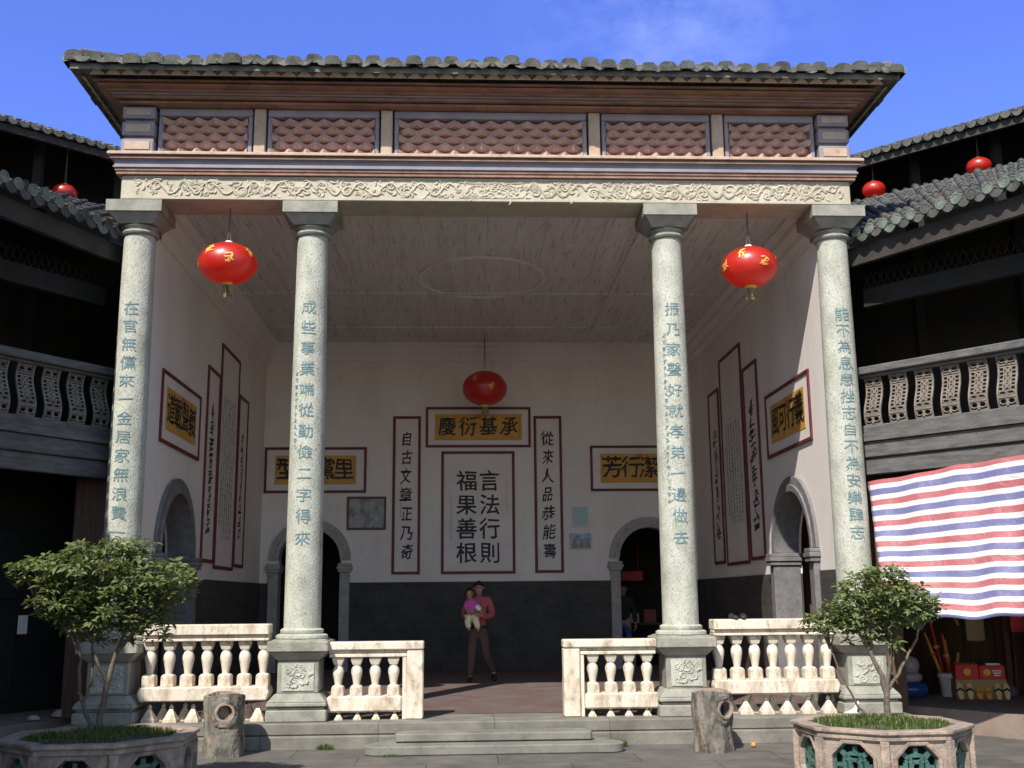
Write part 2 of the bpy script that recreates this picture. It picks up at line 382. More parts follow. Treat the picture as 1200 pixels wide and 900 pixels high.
def tag(o, label, cat=None, group=None):
    o['label'] = label
    if cat: o['category'] = cat
    if group: o['group'] = group
    return o
def thing(name, label, cat, loc=(0, 0, 0), group=None):
    o = bpy.data.objects.new(name, None); o.empty_display_size = .2
    place(o, None, loc); return tag(o, label, cat, group)
def structure(name, mb, m, **k):
    o = obj(name, mb, m, **k); o['kind'] = 'structure'; return o
def copy_tree(src, loc, label):
    c = src.copy(); col.objects.link(c); c.location = loc; WL[c.name] = Vector(loc); c['label'] = label
    for ch in list(src.children):
        q = ch.copy(); col.objects.link(q); q.parent = c
        for g in list(ch.children):
            h = g.copy(); col.objects.link(h); h.parent = q
    return c

def glyph_mesh(text, size, offset=0.0):
    cu = bpy.data.curves.new('glyph', 'FONT'); cu.body = text; cu.size = size; cu.align_x = 'CENTER'; cu.align_y = 'CENTER'
    cu.offset = offset; cu.resolution_u = 3; cu.fill_mode = 'FRONT'
    o = bpy.data.objects.new('glyph', cu); col.objects.link(o)
    dg = bpy.context.evaluated_depsgraph_get(); dg.update()
    me = bpy.data.meshes.new_from_object(o.evaluated_get(dg))
    vs = [tuple(v.co) for v in me.vertices]; fs = [tuple(p.vertices) for p in me.polygons]
    bpy.data.objects.remove(o); bpy.data.curves.remove(cu); bpy.data.meshes.remove(me)
    if vs:                                                   # centre on the glyph's own box
        cx = (min(v[0] for v in vs)+max(v[0] for v in vs))/2
        vs = [(v[0]-cx, v[1], 0) for v in vs]
    return vs, fs
CACHE = {}
def wobble(vs, size, amp, seed):
    out = []
    for v in vs:
        p_ = Vector((v[0]/size*3.2+seed*7.3, v[1]/size*3.2-seed*3.1, seed*1.7)); nv = mnoise.noise_vector(p_); n2 = mnoise.noise_vector(p_*3.5)
        out.append((v[0]+(nv.x+n2.x*.45)*amp*size, v[1]+(nv.y+n2.y*.45)*amp*size, 0))
    return out
def glyph(ch, size, offset=0.0):
    k = (ch, round(size, 4), round(offset, 4))
    if k not in CACHE: CACHE[k] = glyph_mesh(ch, size, offset)
    return CACHE[k]
def brush(mb, vs, fs, o, ax, az, shear=0.0, bold=0.0):
    o, ax, az = Vector(o), Vector(ax), Vector(az); nn = ax.cross(az)
    for k, (dx, dz) in enumerate(((0, 0), (1, .3), (-1, -.3), (.4, 1), (-.4, -1)) if bold else ((0, 0),)):
        mb.add([o+ax*(v[0]+shear*v[1]+dx*bold)+az*(v[1]+shear*.6*v[0]+dz*bold)+nn*(k*.0004) for v in vs], fs)
def strokes(rng, w, h, dense=7, thick=.09):
    """quick brush marks filling a w x h cell, for writing too small or too cursive to make out"""
    V, F = [], []
    def st(a, b, t0, t1):
        a, b = Vector(a), Vector(b); d = (b-a); n = Vector((-d.y, d.x)); n = n.normalized() if n.length else Vector((0, 1))
        k = len(V); mid = (a+b)/2+n*rng.uniform(-.06, .06)*w; tm = (t0+t1)*.5*rng.uniform(.8, 1.3)
        for p, t in ((a, t0), (mid, tm), (b, t1)):
            V.append((p.x+n.x*t, p.y+n.y*t, 0)); V.append((p.x-n.x*t, p.y-n.y*t, 0))
        F.extend([(k, k+1, k+3, k+2), (k+2, k+3, k+5, k+4)])
    T = thick*min(w, h)
    for i in range(dense):
        y = h*(.45-.9*(i+.5)/dense)+rng.uniform(-.05, .05)*h; c = rng.random()
        if c < .5: x0 = rng.uniform(-.48, -.1)*w; st((x0, y), (rng.uniform(.1, .48)*w, y+rng.uniform(0, .1)*h), T*.8, T*.4)
        elif c < .75: x0 = rng.uniform(-.3, .3)*w; st((x0, y+.2*h), (x0+rng.uniform(-.12, .12)*w, y-.22*h), T*.7, T*.6)
        else: x0 = rng.uniform(-.1, .2)*w; st((x0, y+.12*h), (x0+rng.choice((-1, 1))*.35*w, y-.16*h), T*.8, T*.3)
    return V, F

# ================================================================ SETTING
g = MB(); g.add([(-300, -300, -.28), (300, -300, -.28), (300, 300, -.28), (-300, 300, -.28)], [(0, 1, 2, 3)])
structure('ground', g, 'ground')

def off(pts, d):
    """offset an open plan polyline away from the courtyard centre"""
    out = []; n = len(pts)
    for i in range(n):
        a = Vector(pts[max(i-1, 0)]); b = Vector(pts[min(i+1, n-1)]); t = (b-a).normalized()
        nn = Vector((t.y, -t.x))
        if nn.dot(Vector(pts[i])-Vector((0, -6))) < 0: nn = -nn
        out.append(tuple(Vector(pts[i])+nn*d))
    return out
def resample(pts, step):
    P = [Vector(p) for p in pts]; out = []; carry = 0
    seg = [(P[i+1]-P[i]).length for i in range(len(P)-1)]; L = sum(seg); n = max(2, int(round(L/step)))
    for k in range(n+1):
        s = L*k/n; i = 0
        while i < len(seg)-1 and s > seg[i]: s -= seg[i]; i += 1
        out.append(P[i].lerp(P[i+1], min(1, s/seg[i])))
    return out

RAIL_R = [(4.86, .2), (6.25, -1.48), (6.95, -3.2), (7.2, -5.0), (7.1, -6.8)]
RAIL_L = [(-4.86, .3), (-5.77, -1.07), (-6.55, -2.6), (-6.95, -4.4), (-7.05, -6.4), (-6.75, -8.0), (-5.5, -9.3), (-4.3, -10.4)]
EAVE_R = [(4.74, .1), (6.1, -2.1), (6.6, -3.6), (6.8, -5.2), (6.7, -6.9)]
EAVE_L = [(-4.72, .2), (-5.6, -1.82), (-6.3, -3.3), (-6.6, -4.8), (-6.7, -6.4), (-6.35, -7.7), (-5.15, -9.0), (-4.0, -10.0)]  # out-of-view far end bent inward so the eave shades the left planter
TOP_R = [(5.2, 3.96), (8.07, 1.33), (9.6, -1.0), (10.2, -3.8), (10.2, -7.0)]
TOP_L = [(-5.2, 4.9), (-7.42, 2.27), (-8.9, 0.2), (-9.7, -2.8), (-9.8, -6.4), (-8.9, -9.6), (-7.4, -11.7), (-5.8, -13.2)]
KERB_R = [(5.05, 1.05), (6.23, -.67), (6.75, -2.0), (7.05, -4.0), (7.0, -6.8)]
KERB_L = [(-5.05, 1.05), (-5.75, -.4), (-6.4, -1.9), (-6.8, -3.9), (-6.75, -6.2), (-6.3, -7.8), (-5.0, -9.4)]

for K in (KERB_R, KERB_L):
    w = MB(); back = off(K, 7.5); n = len(K)
    if K is KERB_R: back[0] = (5.05, 9.5)
    else: back[0] = (-5.05, 9.5)
    vs = [(*p, 0) for p in K]+[(*p, 0) for p in back]+[(*p, -.3) for p in K]
    w.add(vs, [(i, i+1, n+i+1, n+i) for i in range(n-1)]+[(i, i+1, 2*n+i+1, 2*n+i) for i in range(n-1)])
    structure('walkway', w, 'walk')

# ================================================================ ANCESTRAL HALL
hall = thing('ancestral_hall', 'open fronted hall with four tall granite columns and a terracotta frieze', 'building', (0, 0, 0))
XW, YB, TH = 4.406, 8.462, .35
p = MB(); p.box(-5.0, 5.0, -.50, 9.3, -.13, 0)
obj('platform', p, 'platform', hall, bevel=.012)
p = MB(); p.box(-5.04, 5.04, -.56, 9.3, -.3, -.134)
obj('plinth', p, 'platform', hall, bevel=.015)
p = MB(); p.add([(-XW, .32, .004), (XW, .32, .004), (XW, YB, .004), (-XW, YB, .004)], [(0, 1, 2, 3)])
obj('floor', p, 'floor', hall)

def arch_pts(c, hw, zs, z0, n=20):                           # notch outline, left foot to right foot
    return [(c-hw, z0)]+[(c+hw*math.cos(PI-PI*i/n), zs+hw*math.sin(PI*i/n)) for i in range(n+1)]+[(c+hw, z0)]
def wall(name, u0, u1, z0, z1, notches, o, ax, dep, m, parent):
    """wall face in the (ax, z) plane with openings that start at its lower edge, extruded along dep"""
    poly = [(u0, z1), (u0, z0)]
    for nt in notches: poly += nt
    poly += [(u1, z0), (u1, z1)]
    w = MB(); w.prism(poly, o, ax, (0, 0, 1), dep)
    return obj(name, w, m, parent)
ZD = 1.73
AB, HB, SB = 3.42, .62, 2.18                                 # back arches
AS, HS, SS = 1.86, .86, 2.04                                 # side arches
ZT = 7.74
def slot(c, hw): return [(c-hw, 0), (c-hw, ZD), (c+hw, ZD), (c+hw, 0)]
def wall_notched_low(name, u0, u1, cs, hw, o, ax, dep, parent):
    w = MB(); e = [u0]
    for c in cs: e += [c-hw, c+hw]
    e.append(u1)
    for i in range(0, len(e), 2): w.prism([(e[i], 0), (e[i+1], 0), (e[i+1], ZD), (e[i], ZD)], o, ax, (0, 0, 1), dep)
    return obj(name, w, 'dado', parent)
wall('back_wall', -XW, XW, ZD, 6.6, [arch_pts(-AB, HB, SB, ZD), arch_pts(AB, HB, SB, ZD)], (0, YB, 0), (1, 0, 0), (0, TH, 0), 'plaster', hall)
wall_notched_low('back_dado', -XW, XW, (-AB, AB), HB, (0, YB-.02, 0), (1, 0, 0), (0, TH, 0), hall)
for s in (-1, 1):
    wall('side_wall', .06, YB+TH, ZD, ZT, [arch_pts(AS, HS, SS, ZD)], (s*XW, 0, 0), (0, 1, 0), (s*TH, 0, 0), 'plaster', hall)
    wall_notched_low('side_dado', .06, YB+TH, (AS,), HS, (s*(XW-.02), 0, 0), (0, 1, 0), (s*(TH+.015), 0, 0), hall)
# faint painted cloud motifs along the top of the back dado
mo = MB()
rng = random.Random(3)
for x in [-2.1+.62*i for i in range(8)]:
    if abs(x) > 2.3: continue
    z = 1.5
    for a0 in (0, 1):
        pts = [(x+(-1)**a0*(.05+.10*math.cos(t*.5)*(1-t/9)), YB-.024, z+.06*math.sin(t*.55)) for t in range(8)]
        mo.tube(pts, .007, 4)
    mo.tube([(x-.18, YB-.024, z-.06), (x-.1, YB-.024, z-.075), (x+.1, YB-.024, z-.075), (x+.18, YB-.024, z-.06)], .006, 4)
obj('painted_motif', mo, mat('faded_chalk', (.10, .10, .095), rough=.9), hall)
c = MB(); c.box(-XW, XW, .3, YB, 6.60, 6.68)
ceil = obj('ceiling', c, 'ceiling', hall)
bt = MB()
for x in [-4.2+.42*i for i in range(21)]: bt.box(x-.006, x+.006, .3, YB-.02, 6.590, 6.602)
for y in (1.9, 4.5, 6.9): bt.box(-XW+.01, XW-.01, y-.035, y+.035, 6.57, 6.603)
for x in (-2.2, 2.2): bt.box(x-.03, x+.03, .3, YB-.02, 6.572, 6.604)
obj('batten', bt, 'ceiling', ceil)
md = MB()
n = 56
for r0, r1, zz in ((1.0, 1.05, 6.572),):
    cx, cy = -.05, 3.6
    vs = []
    for i in range(n):
        a = 2*PI*i/n
        for r, z in ((r0, 6.6), (r0, zz), (r1, zz), (r1, 6.6)): vs.append((cx+r*math.cos(a), cy+r*1.12*math.sin(a), z))
    md.add(vs, [(4*i+j, 4*((i+1) % n)+j, 4*((i+1) % n)+j+1, 4*i+j+1) for i in range(n) for j in range(3)])
obj('medallion', md, 'plaster', ceil)
# plaster cornice inside
ic = MB(); k = 0
prof = [(0, 6.12), (.03, 6.12), (.03, 6.20), (.09, 6.25), (.09, 6.33), (.17, 6.42), (.17, 6.5), (.26, 6.55), (.26, 6.599)]
for i in range(len(prof)-1):
    (o0, z0), (o1, z1) = prof[i], prof[i+1]
    a = [(-XW+o0, .3, z0), (-XW+o0, YB-o0, z0), (XW-o0, YB-o0, z0), (XW-o0, .3, z0)]
    b = [(-XW+o1, .3, z1), (-XW+o1, YB-o1, z1), (XW-o1, YB-o1, z1), (XW-o1, .3, z1)]
    ic.add(a+b, [(0, 1, 5, 4), (1, 2, 6, 5), (2, 3, 7, 6)])
obj('plaster_cornice', ic, 'plaster', hall)

def arch_frame(name, c, hw, zs, wd, o, ax, out, depth, m, parent, zi):
    """stone surround: curved band over an opening, jambs and impost blocks"""
    ax, out, o = Vector(ax), Vector(out), Vector(o); f = MB()
    N = 22; up = Vector((0, 0, 1))
    prof = []                                                 # band section across (radius, proud)
    for r, d in ((hw-.012, -depth), (hw-.012, .05), (hw+wd*.35, .055), (hw+wd*.42, .035), (hw+wd, .03), (hw+wd, -.01)): prof.append((r, d))
    vs = []
    for i in range(N+1):
        a = PI-PI*i/N
        for r, d in prof: vs.append(o+ax*(c+r*math.cos(a))+up*(zs+r*math.sin(a))+out*d)
    P = len(prof)
    f.add(vs, [(i*P+j, (i+1)*P+j, (i+1)*P+j+1, i*P+j+1) for i in range(N) for j in range(P-1)])
    fr = obj(name, f, m, parent, smooth=35)
    for s in (-1, 1):
        j = MB()
        a0, a1 = sorted((c+s*(hw-.014), c+s*(hw+wd*.92)))
        mid = o+ax*((a0+a1)/2)+out*(.04-depth/2-.01)+up*((zi)/2)
        j.obox(mid, ax, out, up, (a1-a0)/2, (depth+.08)/2, zi/2)
        for kk, (zz, ex, hh) in enumerate(((zi+.03, .03, .03), (zi+.09, .055, .03), (zi+.15, .035, .028))):
            j.obox(o+ax*((a0+a1)/2)+out*(.05-depth/2)+up*zz, ax, out, up, (a1-a0)/2+ex, (depth+.10)/2+ex*.6, hh)
        obj('jamb', j, m, fr, bevel=.008)
    return fr
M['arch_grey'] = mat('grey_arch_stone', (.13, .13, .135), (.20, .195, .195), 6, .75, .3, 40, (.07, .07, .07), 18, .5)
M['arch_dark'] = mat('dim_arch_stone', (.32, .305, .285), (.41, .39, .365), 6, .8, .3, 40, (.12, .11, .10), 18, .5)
for s in (-1, 1):
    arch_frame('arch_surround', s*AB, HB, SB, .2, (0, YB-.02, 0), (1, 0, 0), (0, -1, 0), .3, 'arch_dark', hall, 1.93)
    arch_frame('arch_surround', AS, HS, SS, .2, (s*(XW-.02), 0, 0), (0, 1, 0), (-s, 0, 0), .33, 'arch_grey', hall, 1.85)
# dim rooms behind the openings, closed shells
rm = MB()
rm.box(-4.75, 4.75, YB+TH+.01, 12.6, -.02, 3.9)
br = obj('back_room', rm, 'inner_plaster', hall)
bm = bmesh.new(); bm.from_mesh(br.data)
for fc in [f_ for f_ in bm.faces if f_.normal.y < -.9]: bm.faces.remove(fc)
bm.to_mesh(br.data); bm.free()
for s in (-1, 1):                                             # timber doors in the side passages
    d = MB()
    x = s*(XW+TH+.55)
    for k in range(8):
        y0 = .55+k*.33
        d.box(min(x, x+s*.05), max(x, x+s*.05), y0+.004, y0+.326, 0.01, 3.2)
    d.box(min(s*(XW+TH+.02), x), max(s*(XW+TH+.02), x), .45, .53, 0, 3.2)
    d.box(min(s*(XW+TH+.02), x), max(s*(XW+TH+.02), x), 3.2, 3.28, 0, 3.2)
    d.box(min(s*(XW+TH+.02), x), max(s*(XW+TH+.02), x), .45, 3.28, 3.2, 3.28)
    obj('passage_door', d, 'brown_wood', hall)

# ---- lintel with carved relief
LF = -.33
l = MB(); l.box(-4.74, 4.74, LF, .24, 6.444, 6.765)
lin = obj('lintel', l, 'sandstone', hall, bevel=.012)
l2 = MB(); l2.box(-4.70, 4.70, LF-.012, LF+.001, 6.452, 6.482); l2.box(-4.70, 4.70, LF-.012, LF+.001, 6.735, 6.76)
objs('fillet', l2, 'sandstone', lin)
rel = MB(); rng = random.Random(11)
def spiral(mb, x, z, r, turns, dirn, start, y, t0, axx=None):
    N = int(14*turns); pts = []; rad = []
    for i in range(N+1):
        f = i/N; a = start+dirn*2*PI*turns*f; rr = r*(1-f*.86)
        pts.append((x+rr*math.cos(a), y, z+rr*.9*math.sin(a))); rad.append(t0*(1-.45*f))
    mb.tube(pts, rad, 5)
def leaf_rel(mb, x, z, a, L, wd, y):
    c, s_ = math.cos(a), math.sin(a); pts = []
    for i in range(6):
        f = i/5; px = L*f; pz = wd*.6*math.sin(f*PI)
        pts.append((x+c*px-s_*pz, y, z+s_*px+c*pz))
    mb.tube(pts, [.006, .015, .019, .017, .011, .003], 5)
zc = 6.608
for half in (-1, 1):
    x = .45
    while x < 4.3:
        w_ = rng.uniform(.30, .46); up_ = rng.choice((-1, 1))
        X0 = half*(x+w_/2)
        pts = [(half*(x+w_*t), LF-.002, zc+.085*up_*math.sin(t*2*PI+rng.uniform(-.2, .2))) for t in [i/12 for i in range(13)]]
        rel.tube(pts, .018, 5)
        spiral(rel, X0-w_*.2, zc-.035*up_, rng.uniform(.065, .095), rng.uniform(1.1, 1.7), rng.choice((-1, 1)), rng.uniform(0, 6), LF-.003, .019)
        if rng.random() < .8: spiral(rel, X0+w_*.25, zc+.045*up_, rng.uniform(.035, .07), 1.2, rng.choice((-1, 1)), rng.uniform(0, 6), LF-.003, .014)
        for q in range(rng.randint(3, 5)): leaf_rel(rel, X0+rng.uniform(-.5, .5)*w_, zc+rng.uniform(-.08, .08), rng.uniform(0, 2*PI), rng.uniform(.06, .12), rng.uniform(.02, .05), LF-.002)
        x += w_*.93
for x0, x1 in ((-.42, .42),):
    for zz in (zc-.10, zc+.10): rel.tube([(x0, LF-.002, zz), (x0/2, LF-.002, zz-.012), (0, LF-.002, zz), (x1/2, LF-.002, zz-.012), (x1, LF-.002, zz)], .011, 5)
    for q in range(16): spiral(rel, rng.uniform(x0, x1), zc+rng.uniform(-.06, .06), rng.uniform(.03, .06), 1.2, rng.choice((-1, 1)), rng.uniform(0, 6), LF-.002, .012)
for q in range(260): leaf_rel(rel, rng.uniform(-4.6, 4.6), zc+rng.uniform(-.115, .115), rng.uniform(0, 2*PI), rng.uniform(.05, .11), rng.uniform(.02, .05), LF-.001)
for q in range(60): spiral(rel, rng.uniform(-4.55, 4.55), zc+rng.choice((-1, 1))*rng.uniform(.06, .09), rng.uniform(.03, .05), 1.2, rng.choice((-1, 1)), rng.uniform(0, 6), LF-.002, .014)
obj('relief_carving', rel, 'sandstone', lin, smooth=60)

# ---- moulded bands above the lintel
def ring(name, prof, m, parent, x=4.76, y0=-.35, y1=8.8, smooth=None):
    q = MB(); q.loop_sweep(prof, x, y0, y1); return obj(name, q, m, parent, smooth=smooth)
ent = ring('string_course', [(-.10, 6.768), (.035, 6.768), (.035, 6.80), (.05, 6.81), (.05, 6.845), (-.05, 6.846)], 'terracotta', hall)
ring('lavender_band', [(-.05, 6.848), (.07, 6.848), (.07, 6.868), (.055, 6.875), (.055, 6.935), (.09, 6.95), (-.05, 6.952)], 'lavender', ent)
ring('terracotta_band', [(-.05, 6.954), (.105, 6.954), (.105, 6.972), (.09, 6.978), (.09, 7.0), (-.05, 7.001)], 'terracotta', ent)
ring('cap_band', [(-.05, 7.003), (.135, 7.003), (.135, 7.03), (.12, 7.045), (-.25, 7.08)], 'buff', ent)
# frieze body (set back) and the pieces in front of it
fb = MB()
fb.box(-4.74, 4.74, -.05, .24, 7.06, 7.76)
fz = obj('frieze', fb, 'terracotta', hall)
fs_ = MB()
for s in (-1, 1): fs_.box(min(s*4.42, s*4.765), max(s*4.42, s*4.765), .242, 8.9, 7.06, 7.76)
fs_.box(-4.4, 4.4, 8.5, 8.9, 6.7, 7.76)
obj('side_frieze', fs_, 'terracotta', fz)
pl = MB()
for x in (-3.02, -1.37, 1.37, 3.02): pl.box(x-.075, x+.075, -.285, -.05, 7.07, 7.73)
objs('pilaster', pl, 'buff', fz, bevel=.012)
spans = [(-4.33, -3.12), (-2.92, -1.47), (-1.27, 1.27), (1.47, 2.92), (3.12, 4.33)]
for a, b in spans:
    fr = MB()
    fr.box(a, b, -.26, -.05, 7.63, 7.73); fr.box(a, a+.055, -.255, -.05, 7.07, 7.629); fr.box(b-.055, b, -.255, -.05, 7.07, 7.629)
    fr.box(a+.057, b-.057, -.20, -.05, 7.06, 7.10)
    obj('panel_frame', fr, 'lavender', fz, bevel=.01)
def lattice(a, b):
    """courses of tiles set zigzag in plan, every second course shifted by half a tile"""
    q = MB(); P = .232; n = max(3, int(round((b-a)/P))); P = (b-a)/n; rows = 5; z0, z1 = 7.10, 7.628; h = (z1-z0)/rows; S = 8
    for k in range(rows):
        zz = z0+h*k; ph = .5*(k % 2); NX = n*S; V = []; yb = -.10
        sec = [(None, .0), (.004, .0), (-.014, h*.22), (-.016, h*.5), (-.004, h*.8), (.022, h*.93), (None, h*.93)]
        for i in range(NX+1):
            t = i/S+ph; tri = abs(2*(t-math.floor(t+.5))); w = tri if tri < .8 else .8+(tri-.8)*.5
            yf = -.262+.125*w
            for dy, dz in sec: V.append((a+(b-a)*i/NX, yb if dy is None else yf+dy, zz+dz))
        m = len(sec)
        q.add(V, [(i*m+j, (i+1)*m+j, (i+1)*m+j+1, i*m+j+1) for i in range(NX) for j in range(m-1)])
    q.box(a, b, -.115, -.055, z0, z1)
    return q
for a, b in spans: obj('lattice_panel', lattice(a+.056, b-.056), 'terracotta_tile', fz, smooth=28)
cf = MB()
for s in (-1, 1):
    cb = MB()
    for z0, z1, d in ((7.08, 7.27, .0), (7.32, 7.50, .0), (7.55, 7.71, .0)):
        a, b = sorted((s*4.36, s*4.775)); cb.box(a, b, -.34, .3, z0, z1)
        cf.box(a+.05, b-.05, -.352, -.335, z0+.04, z1-.04)
    a, b = sorted((s*4.38, s*4.755)); cb.box(a, b, -.28, .25, 7.07, 7.74)
    obj('corner_block', cb, 'lavender', fz, bevel=.012)
objs('block_face', cf, 'buff', fz)
# crowning cornice and eaves
cor = ring('cornice', [(-.2, 7.735), (.05, 7.735), (.05, 7.762), (.015, 7.763), (.015, 7.785), (.10, 7.786), (.10, 7.82), (.065, 7.821), (.065, 7.842), (.185, 7.843), (.185, 7.872), (.265, 7.876), (.265, 7.904), (.225, 7.905), (.225, 7.918), (.31, 7.919), (.31, 7.94), (-.2, 7.941)], 'cornice_brown', hall)
ring('bead', [(.10, 7.826), (.13, 7.826), (.13, 7.84), (.10, 7.84)], 'lavender', cor)
ring('soffit', [(.0, 7.99), (.50, 7.99), (.515, 7.955), (.53, 7.955), (.53, 8.03), (.0, 8.035)], 'roof_tile', cor)
th = MB()
x = -5.08
while x < 5.08:
    th.prism([(.0, 0), (.2, 0), (.1, .07)], (x, -.77, 7.937), (1, 0, 0), (0, -1.1, .9), (0, .012, .012)); x += .2
obj('tooth_course', th, 'buff', cor)
for s in (-1, 1):
    th = MB(); y = -.7
    while y < 8.9:
        th.prism([(.0, 0), (.2, 0), (.1, .07)], (s*5.18, y, 7.937), (0, 1, 0), (s*1.1, 0, .9), (-s*.012, 0, .012)); y += .2
    obj('tooth_course', th, 'buff', cor)

# ---- main roof: hipped, barrel tiles
rf = MB(); XR, Y0, Y1, ZE, SL = 5.30, -.90, 9.4, 8.04, .34
hd = (Y1-Y0)/2; zr = ZE+SL*hd; yr = (Y0+Y1)/2; xr = XR-hd
rf.add([(-XR, Y0, ZE), (XR, Y0, ZE), (XR, Y1, ZE), (-XR, Y1, ZE), (-xr, yr, zr), (xr, yr, zr)], [(0, 1, 5, 4), (1, 2, 5), (2, 3, 4, 5), (3, 0, 4)])
roof = obj('roof', rf, 'roof_tile', hall)
rb = MB(); rng = random.Random(5)
def barrel(mb, a, d, side, L, r, step, up=Vector((0, 0, 1)), lift=.0, jit=.012, n=6, sq=1.0):
    """a barrel-tile course row from a along d (unit, sloping), stepped at every tile"""
    a, d, side = Vector(a), Vector(d), Vector(side); nrm = side.cross(d); nrm = nrm if nrm.z > 0 else -nrm
    k = int(L/step)+1; pos = 0
    for t in range(k):
        l0, l1 = pos, min(L, pos+step*1.12); pos += step
        if l1-l0 < .04: break
        j = side*rng.uniform(-jit, jit)+nrm*(rng.uniform(-jit, jit)*.7+lift)
        vs = []
        for e, (ll, rr) in enumerate(((l0, r*1.05), (l1, r*.9))):
            for i in range(n+1):
                th_ = PI*i/n; c_, s_ = math.cos(th_), math.sin(th_); vs.append(a+d*ll+j+side*rr*math.copysign(abs(c_)**sq, c_)+nrm*(rr*s_**sq*1.05))
        fs = [(i, i+1, n+2+i, n+1+i) for i in range(n)]+[tuple(range(n+1))]
        mb.add(vs, fs)
pit = .252
cs = 1/math.sqrt(1+SL*SL)
nx = int(2*XR/pit)
for i in range(nx+1):
    x = -XR+.06+(2*XR-.12)*i/nx; L = min(hd, XR-abs(x))/cs+.06
    barrel(rb, (x+rng.uniform(-.012, .012), Y0-.05+rng.uniform(-.03, .03), ZE-.012+rng.uniform(-.02, .022)), Vector((0, 1, SL)).normalized(), (1, 0, 0), min(L, 2.6 if abs(x) < 4.3 else 1.4), .102*rng.uniform(.9, 1.08), .3, jit=.02, n=8, sq=.6)
ny = int((Y1-Y0)/pit)
for s in (-1, 1):
    for i in range(ny+1):
        y = Y0+.06+(Y1-Y0-.12)*i/ny; L = min(hd, y-Y0, Y1-y)/cs+.05
        barrel(rb, (s*(XR+.05), y, ZE-.01+rng.uniform(-.02, .02)), Vector((-s, 0, SL)).normalized(), (0, 1, 0), min(L, 1.6), .10, .3, jit=.014, n=8, sq=.6)
obj('barrel_tiles', rb, 'roof_tile', roof, smooth=40)
dr = MB()                                                     # pan-tile lips between the barrels
for i in range(nx):
    x = -XR+.06+(2*XR-.12)*(i+.5)/nx
    pts = [(-.10, .03), (-.06, -.012), (0, -.03+rng.uniform(-.012, .012)), (.06, -.012), (.10, .03), (.10, .05), (-.10, .05)]
    dr.prism(pts, (x, Y0-.05+rng.uniform(-.02, .02), ZE-.01), (1, 0, 0), (0, 0, 1), (0, .3, .1))
obj('pan_lips', dr, 'roof_tile', roof)
for s in (-1, 1):
    hp = MB()
    for k in range(16):
        f = .035+.05*k; P = Vector((s*XR, Y0, ZE)).lerp(Vector((s*xr, yr, zr)), f)
        hp.obox(P+Vector((rng.uniform(-.02, .02), 0, .08+rng.uniform(-.01, .02))), Vector((-s, 1, SL)).normalized(), Vector((s, 1, 0)).normalized(), (0, 0, 1), .21, .13, .055)
    obj('hip_ridge', hp, 'roof_tile', roof, bevel=.02)

# ---- columns
def wrap_text(mb, text, X, r, zs, size, offset, phi=0, rngj=None):
    for ch, z in zip(text, zs):
        vs, fs = glyph(ch, size, offset); vs = wobble(vs, size, .04, z)
        bm = bmesh.new(); bv = [bm.verts.new(v) for v in vs]
        for f in fs:
            try: bm.faces.new([bv[i] for i in f])
            except ValueError: pass
        xk = -.12
        while xk < .121:
            bmesh.ops.bisect_plane(bm, geom=bm.verts[:]+bm.edges[:]+bm.faces[:], plane_co=(xk, 0, 0), plane_no=(1, 0, 0)); xk += .03
        bmesh.ops.triangulate(bm, faces=bm.faces[:])
        bm.verts.index_update(); V = []
        tilt = rngj.uniform(-.05, .05) if rngj else 0
        sq = rngj.uniform(.86, .96)
        for v in bm.verts:
            px = v.co.x+tilt*v.co.y; pz = v.co.y*sq+tilt*v.co.x; rr = r(z+pz)+.006; a = px/rr+phi
            V.append((X+rr*math.sin(a), -rr*math.cos(a), z+pz))
        mb.add(V, [tuple(v.index for v in f.verts) for f in bm.faces]); bm.free()
def shaft_r(z): t = (z-1.0)/5.05; return .224-.028*t-.006*math.sin(PI*min(max(t, 0), 1))*-1
